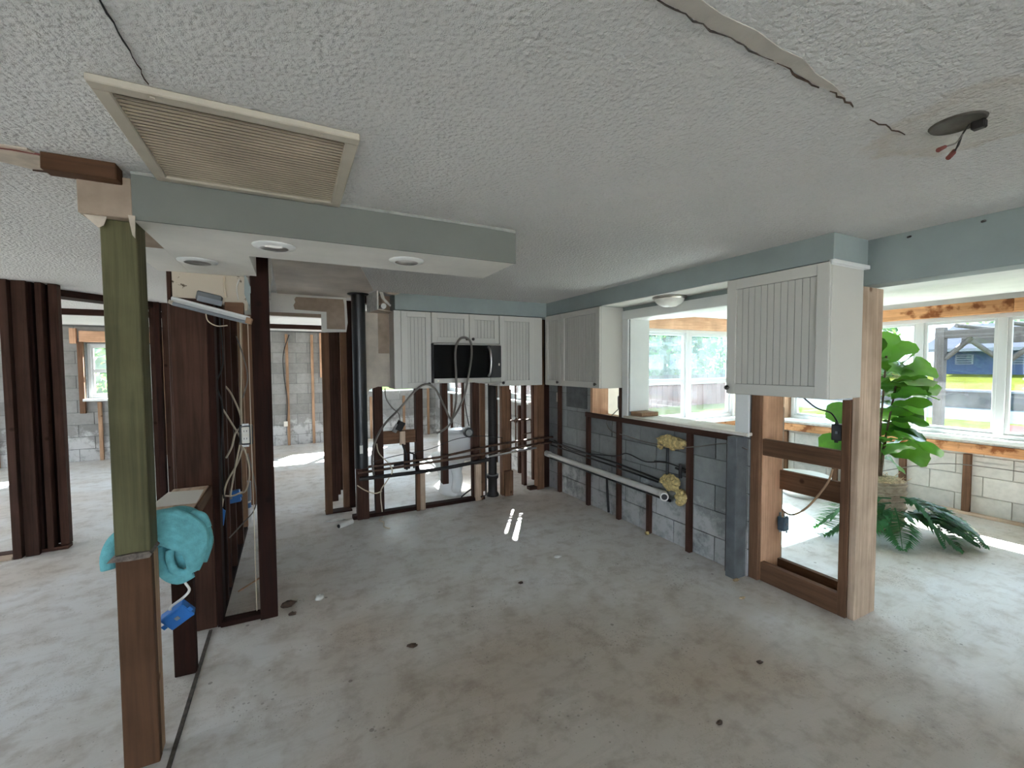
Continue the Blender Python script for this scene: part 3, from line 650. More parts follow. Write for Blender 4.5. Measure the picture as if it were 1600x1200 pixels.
window('window_6', 'y', 9.70, -5.4, -4.4, 1.0, 1.96, (), 1.5)

wz = MB()
for (a, b, c, d) in ((-6.2, -4.0, 0, 2.26), (-4.0, 2.3, 2.1, 2.26), (-4.0, 2.3, 0, 0.1), (2.3, 3.14, 0, 2.26)): wz.box(a, b, -7.2, -7.05, c, d)
wz.box(3.0, 3.14, -7.05, -2.4, 0, 2.26)
wz.build('wall_rear', 'white_ceil', kind='structure')
window('window_11_added', 'y', -7.12, -4.0, 2.3, 0.1, 2.1, (-1.9, 0.2), None, pane='glass_clear')  # unseen glass wall, set far back to spread frontal daylight evenly
# ------------------------------------------------------------------ sunroom
cs = MB().prism([(3.142, 2.04), (5.05, 2.215), (6.30, 2.215), (6.30, 2.34), (3.142, 2.34)], 'y', -3.0, 4.35).build('ceiling_sunroom', 'white_ceil', kind='structure')
wo = block_wall('wall_sunroom', 'x', 6.15, -1, 0.18, -3.0, 4.33, 0, 0.64, [], 'block_sun', 'mortar_sun', blocks=(0.4, 4.3, 0, 0.64))
board('bottom_plate', 6.10, 6.148, -3.0, 4.25, 0, 0.03, 'paley', wo)
for y in (3.60, 2.98, 2.30, 1.78, 1.20, 0.7): board('furring_strip', 6.108, 6.149, y-0.03, y+0.03, 0.03, 0.62, 'midz', wo)
for y0_, y1_ in ((-3.0, -0.4), (-0.4, 1.25), (1.25, 2.55), (2.55, 4.25)): board('sill_plate', 6.08, 6.33, y0_+0.004, y1_, 0.64, 0.735, 'roty', wo)
B('window_stool', 6.06, 6.33, -3.0, 4.20, 0.765, 0.80, 'white', wo); B('mortar_bed', 6.10, 6.30, -3.0, 4.20, 0.735, 0.765, 'plaster', wo, bev=0, j=0.002)
for y0_, y1_ in ((-3.0, 1.5), (1.5, 4.25)): board('header', 6.10, 6.33, y0_+0.003, y1_, 2.035, 2.16, 'roty', wo)
board('corner_stud', 6.08, 6.33, 3.60, 3.70, 0.8, 2.035, 'tanz', wo); B('corner_panel', 6.12, 6.33, 3.70, 4.25, 0.8, 2.035, 'white', wo)
B('top_fill', 6.14, 6.33, -3.0, 4.25, 2.16, 2.25, 'white_ceil', wo, bev=0)
wire('wall_cable', [(6.09, 3.5, 0.40), (6.05, 3.2, 0.33), (6.05, 2.95, 0.27), (6.05, 2.75, 0.22), (6.06, 2.6, 0.23), (6.08, 2.4, 0.33), (6.1, 1.9, 0.50), (6.1, 1.2, 0.52)], 0.005, 'wire_grey', wo)
window('window_7', 'x', 6.23, 0.85, 3.58, 0.80, 2.035, (2.215, 1.59), None, sash=0.028)
B('wall_sunroom_rear', 3.14, 6.33, -3.15, -3.0, 0, 2.3, 'cream', bev=0, kind='structure')  # unseen end wall, added to keep light off the near cabinet
B('pier', 6.15, 6.33, -3.0, 0.85, 0.80, 2.035, 'cream', wo, bev=0)  # unseen infill, added to cut window light on the near cabinet
wn = thing('wall_sunroom_far', (4.6, 4.3, 0), kind='structure')
B('knee_wall', 3.13, 6.14, 4.27, 4.42, 0, 0.72, 'block_sun', wn, bev=0)
B('wallboard', 3.13, 3.98, 4.27, 4.42, 0.72, 2.2, 'cream', wn, bev=0); B('wallboard', 5.95, 6.14, 4.27, 4.42, 0.72, 2.2, 'white', wn, bev=0)
board('sill_plate', 3.14, 6.12, 4.20, 4.268, 0.64, 0.73, 'rotx', wn)
board('corner_stud', 3.135, 3.36, 4.20, 4.268, 0.73, 2.0, 'firz', wn); board('side_stud', 5.98, 6.05, 4.20, 4.268, 0.73, 2.03, 'firz', wn)
MB().prism([(3.98, 2.035), (5.95, 2.035), (5.95, 2.22), (5.1, 2.22), (3.98, 2.12)], 'y', 4.26, 4.42).build('header', 'firx', wn)
B('window_stool', 3.98, 6.03, 4.14, 4.40, 0.72, 0.765, 'white', wn)
window('window_9', 'y', 4.33, 3.98, 4.99, 0.765, 2.035, (), 1.31, upper='glass_blue', sash=0.04)
window('window_10', 'y', 4.33, 4.99, 5.95, 0.765, 2.035, (), 1.31, upper='glass_blue', sash=0.04)

B('eave', 6.30, 6.82, -3.2, 4.5, 2.16, 2.30, 'white', wo, bev=0)
# framed stub between kitchen and sunroom
fr = thing('wall_stub', (3.08, 1.65, 0), kind='structure')
board('end_post', 2.975, 3.215, 1.325, 1.365, 0, 2.0, 'palez', fr)
board('jack_stud', 2.96, 3.06, 1.366, 1.41, 0, 1.33, 'midz', fr)
board('jamb_stud', 2.935, 2.965, 1.905, 1.97, 0, 2.26, 'midz', fr)
board('jamb_stud', 2.965, 3.20, 1.90, 1.945, 0, 2.1, 'firz', fr)
board('bottom_plate', 2.96, 3.0, 1.41, 1.90, 0, 0.135, 'midy', fr); board('bottom_plate', 3.16, 3.20, 1.366, 1.90, 0, 0.12, 'midy', fr)
board('top_rail', 2.96, 3.0, 1.41, 1.90, 0.905, 1.02, 'midy', fr)
board('lower_rail', 3.17, 3.205, 1.366, 1.93, 0.635, 0.775, 'midy', fr)
board('cripple_stud', 3.225, 3.36, 1.985, 2.035, 0.0, 1.22, 'palez', fr); board('nailer', 3.19, 3.225, 1.95, 2.0, 0.9, 1.21, 'blackz', fr)
# floor scar of the removed knee wall
kn = thing('baseboard_left', (-0.46, 2.0, 0), kind='structure')
B('floor_scar', -0.468, -0.452, 0.7, 3.02, 0, 0.006, 'mortar_dark', kn, bev=0, j=0.0)

# ================================================================== CABINETS, MICROWAVE
def TB(yf): return lambda mb, a, b, n0, n1, z0, z1: mb.box(a, b, yf-n1, yf-n0, z0, z1)
def TR(xf): return lambda mb, a, b, n0, n1, z0, z1: mb.box(xf-n1, xf-n0, a, b, z0, z1)
def knob(par, p, d):
    p = Vector(p); d = Vector(d)
    pts = [p, p+d*0.012, p+d*0.016, p+d*0.026, p+d*0.03]
    MB().tube(pts, [0.006, 0.006, 0.015, 0.016, 0.006], 12).build('knob', 'knob', par)
def cabinet(T, u0, u1, z0, z1, depth, doors, label, knobs, fdir, face, gap=0.003, base=None, stile=0.055, strip=0.038):
    t = thing('wall_cabinet', base, label, 'cabinet', 'white beadboard wall cabinets')
    T(MB(), u0, u1, -depth, 0.0, z0, z1).build('body', 'cab', t, 0.002)
    for (a, b), kp in zip(doors, knobs):
        a += gap; b -= gap; p, q = z0+0.004, z1-0.004
        mb = MB(); T(mb, a, a+stile, 0.001, 0.02, p, q); T(mb, b-stile, b, 0.001, 0.02, p, q)
        T(mb, a+stile, b-stile, 0.001, 0.02, p, p+stile); T(mb, a+stile, b-stile, 0.001, 0.02, q-stile, q)
        d = mb.build('door', 'cab', t, 0.0015)
        T(MB(), a+stile, b-stile, 0.001, 0.0055, p+stile, q-stile).build('door_panel', 'groove', d)
        wdt = b-a-2*stile; n_ = max(3, round(wdt/strip)); sw_ = wdt/n_
        for i in range(n_):
            s0 = a+stile+i*sw_
            T(MB(), s0+0.0016, s0+sw_-0.0016, 0.005, 0.0095, p+stile+0.002, q-stile-0.002).build('bead_board', 'bead', d, 0.001)
        if kp:
            ku, kz = kp
            P = (ku, face-0.02, kz) if fdir == 'y' else (face-0.02, ku, kz)
            knob(d, P, (0, -1, 0) if fdir == 'y' else (-1, 0, 0))
    return t
yb = 4.29; tb = TB(yb)
c1 = cabinet(tb, 0.90, 1.268, 1.325, 2.095, 0.28, [(0.965, 1.268)], 'tall narrow white beadboard wall cabinet left of the microwave', [(1.235, 1.37)], 'y', yb, base=(1.08, yb, 1.325))
c2 = cabinet(tb, 1.272, 2.028, 1.785, 2.095, 0.28, [(1.272, 1.68), (1.68, 2.028)], 'short white two-door wall cabinet directly above the microwave', [(1.645, 1.83), (1.715, 1.83)], 'y', yb, base=(1.65, yb, 1.785))
c3 = cabinet(tb, 2.032, 2.585, 1.325, 2.095, 0.28, [(2.032, 2.46)], 'white beadboard wall cabinet between the microwave and the room corner', [(2.065, 1.36)], 'y', yb, base=(2.3, yb, 1.325))
xr = 2.63; tr = TR(xr)
c4 = cabinet(tr, 3.945, 4.285, 1.325, 2.108, 0.268, [(3.945, 4.27)], 'white wall cabinet on the block wall tucked into the room corner', [(3.985, 1.365)], 'x', xr, base=(xr, 4.1, 1.325))
c5 = cabinet(tr, 3.28, 3.942, 1.325, 2.108, 0.268, [(3.28, 3.942)], 'wide white wall cabinet beside the pass-through with its plain end panel showing', [(3.33, 1.365)], 'x', xr, base=(xr, 3.6, 1.325))
c6 = cabinet(tr, 1.315, 1.94, 1.352, 2.108, 0.325, [(1.315, 1.94)], 'nearest large white beadboard wall cabinet hanging in front of the end post', [(1.915, 1.395)], 'x', xr, base=(xr, 1.6, 1.352), stile=0.065, strip=0.040)
B('cabinet_base_trim', 2.61, 2.95, 1.309, 1.3145, 2.085, 2.108, 'white', c6)

mw = thing('microwave', (1.645, 4.2, 1.372), 'black glass and stainless steel microwave hanging under the short cabinet', 'microwave')
B('body', 1.272, 2.022, 4.225, 4.56, 1.375, 1.78, 'darkgrey', mw)
dr = B('door', 1.275, 1.888, 4.203, 4.224, 1.425, 1.762, 'glossblack', mw)
B('door_window', 1.32, 1.80, 4.2005, 4.2035, 1.46, 1.735, 'glossblack', dr, bev=0)
B('control_panel', 1.892, 2.02, 4.203, 4.224, 1.425, 1.762, 'darkgrey', mw)
B('start_button', 1.985, 2.0, 4.2, 4.2035, 1.55, 1.575, 'outlet', mw, bev=0)
B('top_trim', 1.275, 2.02, 4.2, 4.224, 1.764, 1.779, 'steel', mw); B('bottom_trim', 1.275, 1.888, 4.2, 4.224, 1.376, 1.423, 'steel', mw); B('bottom_trim', 1.892, 2.02, 4.2, 4.224, 1.376, 1.423, 'steel', mw)
MB().cyl((1.315, 4.1995, 1.40), (1.315, 4.201, 1.40), 0.010, 14).build('logo_badge', 'outlet', mw)
MB().tube(bez([(1.868, 4.203, 1.44), (1.875, 4.172, 1.48), (1.88, 4.160, 1.59), (1.875, 4.172, 1.70), (1.868, 4.203, 1.75)], 8), 0.013, 10).build('handle', 'steel', dr)
B('underside_lip', 1.83, 2.03, 4.21, 4.5, 1.36, 1.374, 'steel', mw)
wire('power_cable', [(0.72, 4.50, 0.45), (0.70, 4.46, 0.62), (0.72, 4.40, 0.80), (0.80, 4.32, 0.98), (0.95, 4.22, 1.16), (1.08, 4.20, 1.31), (1.19, 4.20, 1.37), (1.28, 4.20, 1.32), (1.36, 4.22, 1.18), (1.45, 4.28, 1.02), (1.49, 4.30, 0.97), (1.42, 4.36, 0.88), (1.36, 4.42, 0.84)], 0.011, 'wire_grey', label='thick grey armoured cable arching over below the left wall cabinet', cat='cable')
wire('appliance_cord', [(1.49, 4.30, 0.99), (1.485, 4.16, 1.2), (1.485, 4.15, 1.45), (1.48, 4.15, 1.70), (1.52, 4.14, 1.815), (1.59, 4.14, 1.835), (1.645, 4.145, 1.79), (1.655, 4.15, 1.65), (1.62, 4.15, 1.45), (1.58, 4.17, 1.25), (1.53, 4.25, 1.08), (1.49, 4.29, 1.0)], 0.012, 'wire_grey', label='grey cord looped up and over the front of the microwave', cat='cord')
wire('hanging_wire', [(1.69, 4.50, 1.42), (1.695, 4.48, 1.2), (1.72, 4.48, 1.02), (1.755, 4.50, 0.88)], 0.006, 'wire_black', label='thin black wire dropping from the microwave to the junction box by the toilet', cat='wire')
jb = thing('junction_box', (1.76, 4.53, 0.74), 'round black junction box nailed to the stud in front of the toilet', 'electrical box')
MB().cyl((1.76, 4.51, 0.80), (1.76, 4.56, 0.80), 0.055, 16).build('box', 'blacktape', jb); MB().cyl((1.76, 4.503, 0.80), (1.76, 4.511, 0.80), 0.038, 16).build('cover', 'galv', jb)

# ================================================================== PLUMBING AND WIRING ON THE BACK WALL
vp = thing('vent_pipe', (0.6, 4.46, 0.55), 'black vertical vent pipe running from the ceiling down to the doubled stud', 'pipe')
MB().cyl((0.597, 4.455, 0.55), (0.597, 4.455, 2.258), 0.064, 20).build('pipe', 'black_pipe', vp)
MB().lathe([(0.066, 0), (0.10, 0.004), (0.10, 0.012), (0.066, 0.012)], (0.597, 4.455, 2.245), 20).build('ceiling_collar', 'black_pipe', vp)
B('sticker', 0.575, 0.603, 4.388, 4.394, 0.70, 0.78, 'paper', vp, bev=0)
ss = thing('soil_stack', (2.11, 4.66, 0), 'black cast iron soil stack standing between the studs behind the kitchen', 'pipe')
MB().lathe([(0.0, 0), (0.075, 0), (0.075, 0.02), (0.055, 0.05), (0.055, 0.20), (0.07, 0.215), (0.072, 0.25), (0.052, 0.252), (0.05, 0.27), (0.05, 2.2), (0.0, 2.2)], (2.11, 4.655, 0.0), 18).build('pipe', 'iron', ss)
MB().lathe([(0.053, 0), (0.074, 0.004), (0.074, 0.016), (0.053, 0.016)], (2.11, 4.655, 0.243), 18).build('lead_joint', 'galv', ss)
def pipe(pts, r, mat, lab, name='water_pipe', n=10, cat='pipe', group=None): return MB().tube([Vector(p) for p in pts], r, n).build(name, mat, label=lab, cat=cat, group=group)
pipe([(0.56, 4.50, 0.535), (1.4, 4.50, 0.56), (2.05, 4.50, 0.635), (2.66, 4.50, 0.665), (2.86, 4.50, 0.665)], 0.013, 'copper', 'upper copper water pipe running across the bare studs of the back wall')
pipe([(0.57, 4.51, 0.485), (1.4, 4.51, 0.515), (2.05, 4.51, 0.55), (2.66, 4.51, 0.60), (2.84, 4.50, 0.60)], 0.014, 'copper', 'middle copper water pipe running across the bare studs of the back wall')
pipe([(0.58, 4.50, 0.425), (1.10, 4.50, 0.425), (1.5, 4.50, 0.435), (2.0, 4.50, 0.475)], 0.020, 'iron', 'lowest thick black drain pipe crossing the back wall studs', 'drain_pipe', 12)
pipe([(2.0, 4.53, 0.50), (2.3, 4.52, 0.53), (2.62, 4.50, 0.555)], 0.016, 'chrome', 'bright bare pipe length between the soil stack and the corner')
pipe([(1.02, 4.53, 0.735), (1.055, 4.52, 0.62), (1.06, 4.52, 0.46)], 0.011, 'iron', 'short dark riser pipe dropping from the blocking to the drain')
pipe([(1.09, 4.53, 0.64), (1.135, 4.52, 0.62), (1.135, 4.52, 0.47)], 0.010, 'iron', 'bent short riser pipe beside the block of wood on the studs')
pipe([(0.92, 4.50, 0.535), (1.02, 4.50, 0.54)], 0.019, 'iron', 'short capped dark pipe stub lying on the water lines', 'pipe_stub')
pipe([(1.965, 4.52, 0.50), (1.965, 4.52, 0.06), (1.90, 4.52, 0.05)], 0.010, 'iron', 'thin dark drop pipe bending to the floor beside the soil stack')
sv = thing('shower_valve', (2.49, 4.8, 0.42), 'copper shower valve piping in a cross shape hanging behind the studs', 'shower valve')
MB().cyl((2.50, 4.80, 0.50), (2.50, 4.80, 1.9), 0.010, 8).build('riser', 'copper', sv)
MB().tube([(2.30, 4.80, 0.86), (2.70, 4.80, 0.86), (2.725, 4.80, 0.85), (2.725, 4.80, 0.69), (2.60, 4.80, 0.675), (2.60, 4.80, 0.40)], 0.010, 8).build('supply_pipe', 'copper', sv)
MB().tube([(2.30, 4.80, 0.70), (2.415, 4.80, 0.70), (2.42, 4.80, 0.55), (2.42, 4.80, 0.35)], 0.010, 8).build('supply_pipe', 'copper', sv)
MB().blob((2.50, 4.80, 0.86), (0.03, 0.03, 0.035)).build('valve_body', 'copper', sv); B('white_tag', 2.44, 2.49, 4.785, 4.79, 0.87, 0.905, 'paper', sv, bev=0)
board('stud', 2.415, 2.46, 4.84, 4.92, 0.06, 1.25, 'darkz', wb); board('stud', 2.64, 2.68, 4.84, 4.92, 0.0, 1.30, 'darkz', wb)
tb1 = thing('outlet_box', (1.0, 4.57, 0.83), 'tipped metal outlet box with dangling wires on the wood blocking', 'electrical box')
MB().obox((1.0, 4.55, 0.925), (0.07, 0.05, 0.10), (0.1, 0.5, 0.2)).build('box', 'blacktape', tb1, 0.003); MB().obox((0.955, 4.53, 0.905), (0.05, 0.008, 0.09), (0.1, 0.5, 0.2)).build('cover', 'galv', tb1)
board('cleat', 1.0, 1.06, 4.565, 4.585, 0.72, 0.86, 'palez', wb)
wire('box_wire', [(0.855, 4.55, 1.32), (0.86, 4.52, 1.22), (0.92, 4.51, 1.12), (0.985, 4.52, 1.06), (1.0, 4.53, 0.97)], 0.006, 'wire_grey', label='thin wire dropping from the bare wallboard to the tipped outlet box', cat='wire')
wire('hanging_wire', [(0.76, 4.54, 0.76), (0.78, 4.53, 0.66), (0.87, 4.5, 0.55), (0.90, 4.49, 0.46), (0.84, 4.5, 0.36), (0.79, 4.53, 0.26), (0.80, 4.53, 0.05)], 0.006, 'wire_cream', label='cream wire looping down in front of the second back wall stud', cat='wire')
wire('hanging_wire', [(0.56, 4.52, 0.36), (0.64, 4.50, 0.30), (0.73, 4.5, 0.26), (0.80, 4.52, 0.27)], 0.006, 'wire_cream', label='short cream wire sagging across the foot of the doubled stud', cat='wire')
wire('pipe_wire', [(0.70, 4.53, 0.575), (0.95, 4.52, 0.62), (1.3, 4.50, 0.66), (1.6, 4.51, 0.74), (1.9, 4.52, 0.75), (2.2, 4.55, 0.70)], 0.004, 'wire_black', label='thin black wire trailing above the copper pipes of the back wall', cat='wire')

# drain and supply on the block wall
dp = thing('pvc_drain', (2.85, 3.6, 0.4), 'long white plastic drain pipe along the grey block wall with an open end', 'pipe')
MB().cyl((2.855, 4.62, 0.435), (2.855, 2.70, 0.425), 0.029, 16).build('pipe', 'pvc', dp)
MB().cyl((2.855, 4.70, 0.437), (2.855, 4.56, 0.437), 0.036, 16).build('coupling', 'pvc', dp)
MB().tube([(2.855, 2.71, 0.425), (2.825, 2.675, 0.425), (2.80, 2.645, 0.425)], 0.036, 16).build('open_end', 'pvc', dp); MB().cyl((2.803, 2.6485, 0.425), (2.7985, 2.6431, 0.425), 0.025, 16).build('dark_bore', 'blacktape', dp)
MB().cyl((2.89, 2.665, 0.44), (2.92, 2.60, 0.45), 0.03, 14).build('elbow', 'galv', dp)
pipe([(2.885, 4.60, 0.385), (2.885, 2.66, 0.375)], 0.013, 'black_pipe', 'black pipe running just under the white drain on the block wall')
pipe([(2.875, 4.60, 0.60), (2.875, 3.9, 0.58), (2.88, 3.3, 0.565), (2.88, 2.78, 0.53)], 0.010, 'black_pipe', 'dark supply pipe running above the white drain to the lower foam')
pipe([(2.885, 4.58, 0.55), (2.885, 3.4, 0.525), (2.885, 2.80, 0.505)], 0.009, 'black_pipe', 'second dark supply pipe just above the white drain')
pipe([(2.885, 3.50, 0.38), (2.885, 3.49, 0.2), (2.885, 3.47, 0.03)], 0.012, 'iron', 'short dark pipe dropping from the white drain to the floor')
pipe([(2.89, 2.70, 0.87), (2.89, 2.70, 0.55)], 0.013, 'black_pipe', 'black vertical pipe between the two lumps of yellow foam')
pipe([(2.885, 2.84, 0.685), (2.885, 2.71, 0.70)], 0.008, 'black_pipe', 'short black side stub at the pipe between the foam lumps', 'pipe_stub')
hv = thing('shutoff_valve', (2.87, 2.55, 0.62), 'small dark shutoff valve above the lower lump of foam', 'valve')
MB().cyl((2.88, 2.60, 0.675), (2.88, 2.50, 0.66), 0.010, 8).build('body', 'iron', hv); MB().cyl((2.88, 2.55, 0.60), (2.88, 2.55, 0.72), 0.014, 8).build('stem', 'iron', hv)
wire('supply_cable', [(2.88, 4.5, 0.62), (2.88, 4.1, 0.56), (2.88, 3.4, 0.63), (2.88, 3.2, 0.69), (2.88, 2.95, 0.66), (2.88, 2.72, 0.70), (2.89, 2.5, 0.68)], 0.006, 'wire_black', label='black cable sagging along the grey block wall above the drain', cat='cable')
wire('wall_wire', [(3.0, 3.45, 1.10), (2.92, 3.43, 1.06), (2.885, 3.50, 0.97), (2.885, 3.44, 0.88), (2.885, 3.2, 0.86), (2.865, 2.87, 0.845), (2.865, 2.47, 0.875), (2.85, 2.11, 0.965), (2.87, 1.95, 0.945)], 0.005, 'wire_grey', label='thin pale wire strung along the block wall under the pass-through', cat='wire')
def foam(lab, c, r, seed, name='spray_foam'):
    random.seed(seed); mb = MB()
    mb.blob(c, r, 18, 12, 0.14)
    for k in range(14):
        a = random.uniform(0, 6.28); e = random.uniform(-1, 1); q = math.sqrt(1-e*e)
        p = (c[0]-abs(q*math.cos(a))*r[0]*0.7, c[1]+q*math.sin(a)*r[1]*0.9, c[2]+e*r[2]*0.9)
        s_ = random.uniform(0.014, 0.03); mb.blob(p, (s_, s_*1.3, s_), 8, 6, 0.15)
    o = mb.build(name, 'foam', label=lab, cat='foam'); random.seed(seed+1); return o
foam('yellow spray foam lump just under the pass-through sill', (2.885, 2.65, 0.885), (0.035, 0.165, 0.05), 3)
MB().blob((2.885, 2.775, 0.845), (0.028, 0.03, 0.04), 10, 8, 0.15).build('foam_drip', 'foam', label='small yellow foam drip hanging from the upper foam lump', cat='foam')
foam('lower yellow spray foam lump around the drain pipe end', (2.885, 2.655, 0.535), (0.04, 0.095, 0.07), 5)
foam('yellow spray foam tongue beside the open drain end and furring strip', (2.89, 2.545, 0.44), (0.035, 0.05, 0.06), 8)
def outlet_plate(name, c, lab, axis='x', mat='outlet', sz=(0.07, 0.115)):
    t = thing(name, c, lab, 'outlet')
    if axis == 'x':
        B('plate', c[0]-0.008, c[0], c[1]-sz[0]/2, c[1]+sz[0]/2, c[2], c[2]+sz[1], mat, t)
        for dz in (0.032, 0.083): MB().cyl((c[0]-0.011, c[1], c[2]+dz*sz[1]/0.115), (c[0]-0.007, c[1], c[2]+dz*sz[1]/0.115), 0.016, 12).build('socket', 'paper', t)
    else:
        B('plate', c[0]-sz[0]/2, c[0]+sz[0]/2, c[1]-0.008, c[1], c[2], c[2]+sz[1], mat, t)
        for dz in (0.032, 0.083): MB().cyl((c[0], c[1]-0.012, c[2]+dz*sz[1]/0.115), (c[0], c[1]-0.007, c[2]+dz*sz[1]/0.115), 0.019, 12).build('socket', 'outlet', t)
    return t
outlet_plate('wall_plate', (2.918, 4.46, 1.10), 'white outlet plate on the block wall below the corner cabinet')
so3 = thing('outlet_box', (3.0, 3.43, 1.08), 'dark metal outlet box in the small opening left of the pass-through', 'electrical box')
MB().obox((3.0, 3.42, 1.17), (0.06, 0.05, 0.11), (0, 0, 0.3)).build('box', 'darkgrey', so3, 0.003); MB().obox((2.975, 3.40, 1.17), (0.012, 0.06, 0.13), (0, 0, 0.3)).build('cover', 'galv', so3, 0.002)

# pendant-free flush light under the soffit
fl = thing('flush_light', (2.78, 2.60, 2.0), 'round flush ceiling light with frosted bowl under the soffit by the pass-through', 'light')
MB().lathe([(0.0, 0.0), (0.135, 0.0), (0.135, -0.012), (0.12, -0.022), (0.0, -0.022)], (2.79, 2.60, 2.1085), 28).build('rim', 'nickel', fl)
MB().lathe([(0.118, -0.02), (0.11, -0.04), (0.09, -0.06), (0.055, -0.078), (0.0, -0.085)], (2.79, 2.60, 2.1085), 28).build('shade', 'frost', fl)

# recessed lights
for (x, y, lab) in ((-0.41, 2.70, 'recessed downlight nearest the green post under the dropped soffit'), (-0.054, 2.225, 'middle recessed downlight near the front edge of the dropped soffit'), (0.54, 2.235, 'rightmost recessed downlight in the dropped soffit with chipped trim')):
    t = thing('recessed_light', (x, y, 2.075), lab, 'light', 'recessed lights in the dropped soffit')
    MB().lathe([(0.058, -0.010), (0.085, -0.004), (0.088, 0.002), (0.058, 0.002)], (x, y, 2.0885), 26).build('trim_ring', 'white', t)
    MB().lathe([(0.058, -0.008), (0.05, -0.001), (0.03, 0.0005), (0.0, 0.0005)], (x, y, 2.0885), 26).build('reflector', 'steel', t)

# ceiling return-air vent
vt = thing('ceiling_vent', (-0.11, 1.73, 2.235), 'large square beige return air vent with louvres in the ceiling', 'vent')
X0, X1, Y0, Y1 = -0.425, 0.205, 1.41, 2.04; FW = 0.038
for (a, b, c, d) in ((X0, X1, Y0, Y0+FW), (X0, X1, Y1-FW, Y1), (X0, X0+FW, Y0+FW, Y1-FW), (X1-FW, X1, Y0+FW, Y1-FW)):
    B('frame_rail', a, b, c, d, 2.240, 2.2595, 'vent', vt)
B('dark_backing', X0+FW, X1-FW, Y0+FW, Y1-FW, 2.256, 2.2598, 'vent_dark', vt, bev=0)  # dark plate standing in for the shade behind the louvres
ns = 27; st_ = (Y1-Y0-2*FW)/ns; first = None
for i in range(ns):
    y = Y0+FW+(i+0.5)*st_
    if first is None:
        first = MB().obox(((X0+X1)/2, y, 2.249), (X1-X0-2*FW, st_*0.66, 0.005), (math.radians(14), 0, 0)).build('louvre', 'vent_dirty', vt)
        z_l = WL[first.name].z
    else: share('louvre', first, ((X0+X1)/2, y, z_l), vt)
for x in (-0.30, 0.10): MB().cyl((x, Y0+0.018, 2.237), (x, Y0+0.018, 2.242), 0.006, 10).build('latch', 'vent', vt)

# ceiling electrical box with capped wires
eb = thing('ceiling_box', (1.78, 0.56, 2.15), 'open round ceiling electrical box with dangling capped wires', 'electrical box')
MB().lathe([(0.0, 0.0), (0.056, 0.0), (0.06, -0.004), (0.064, 0.002)], (1.775, 0.565, 2.258), 24).build('box_rim', 'boxdark', eb)  # flat disc with rim; its dark colour stands for the shaded hole
B('strap', 1.80, 1.825, 0.515, 0.545, 2.235, 2.259, 'iron', eb)
for k, (q, e) in enumerate((((1.728, 0.575, 2.185), (1.700, 0.58, 2.172)), ((1.762, 0.565, 2.178), (1.748, 0.57, 2.160)), ((1.744, 0.56, 2.165), (1.722, 0.565, 2.148)))):
    wire('lead_wire', [(1.795, 0.545, 2.252), (1.782, 0.555, 2.225), ((1.782+q[0])/2, 0.56, (2.215+q[2])/2-0.004), q], 0.0022, 'wire_black' if k else 'wire_grey', eb)
    MB().tube([q, e], [0.0050, 0.0068], 8).build('wire_cap', 'rust', eb)

# ================================================================== LEFT POSTS AND WHAT HANGS ON THEM
p1 = thing('support_post', (-0.55, 2.14, 0), 'nearest full-height post, green treated timber on a brown lower half', 'post')
board('upper_post', -0.605, -0.50, 2.09, 2.195, 0.845, 2.091, 'greenz', p1)
board('lower_post', -0.605, -0.498, 2.09, 2.13, 0, 0.825, 'postz', p1); board('lower_post', -0.60, -0.50, 2.131, 2.19, 0, 0.825, 'tanz', p1)
MB().prism([(-0.625, 0.828), (-0.60, 0.846), (-0.55, 0.85), (-0.50, 0.848), (-0.492, 0.838), (-0.50, 0.825), (-0.56, 0.824)], 'y', 2.075, 2.19).build('splintered_shim', 'grayshim', p1)
ld = thing('ledge_board', (-0.53, 2.6, 0.83), 'rough horizontal ledge board running from the green post to the brown post', 'board')
board('plank', -0.615, -0.445, 2.40, 3.04, 0.83, 0.86, 'paley', ld); board('edge_strip', -0.445, -0.43, 2.60, 3.04, 0.80, 0.858, 'midy', ld)
p2 = board('stub_post', -0.555, -0.465, 2.63, 2.67, 0, 0.829, 'blackz', label='short dark stub post holding up the ledge behind the towel', cat='post')
p3 = thing('wall_post', (-0.5, 3.07, 0), 'broad brown plywood-faced post at the end of the ledge', 'post')
board('face_board', -0.60, -0.43, 3.045, 3.085, 0, 1.945, 'darkz', p3); board('edge_stud', -0.428, -0.395, 3.035, 3.085, 0.0, 1.94, 'blackz', p3)
p4 = board('dark_post', -0.205, -0.11, 3.0, 3.045, 0, 2.259, 'blackz', label='dark brown bare post standing alone in the middle of the opening', cat='post')
board('ceiling_block', -0.715, -0.525, 1.985, 2.055, 2.205, 2.262, 'postx', label='short reddish lumber block nailed to the ceiling above the taupe soffit end', cat='lumber')
MB().prism([(-0.93, 2.05), (-0.86, 1.98), (-0.74, 1.975), (-0.72, 2.04), (-0.64, 2.06), (-0.655, 2.17), (-0.72, 2.14), (-0.80, 2.16), (-0.88, 2.12)], 'z', 2.254, 2.262).build('torn_ceiling_patch', 'taupe_lt', ceil)
MB().prism([(-0.80, 2.165), (-0.72, 2.15), (-0.66, 2.18), (-0.66, 2.19), (-0.73, 2.163)], 'z', 2.25, 2.261).build('ceiling_crack', 'chip', ceil)
crack(wander((-0.83, 1.995), (-0.72, 2.0), 5, 0.003), 0.003, 'rust', 2.2545)
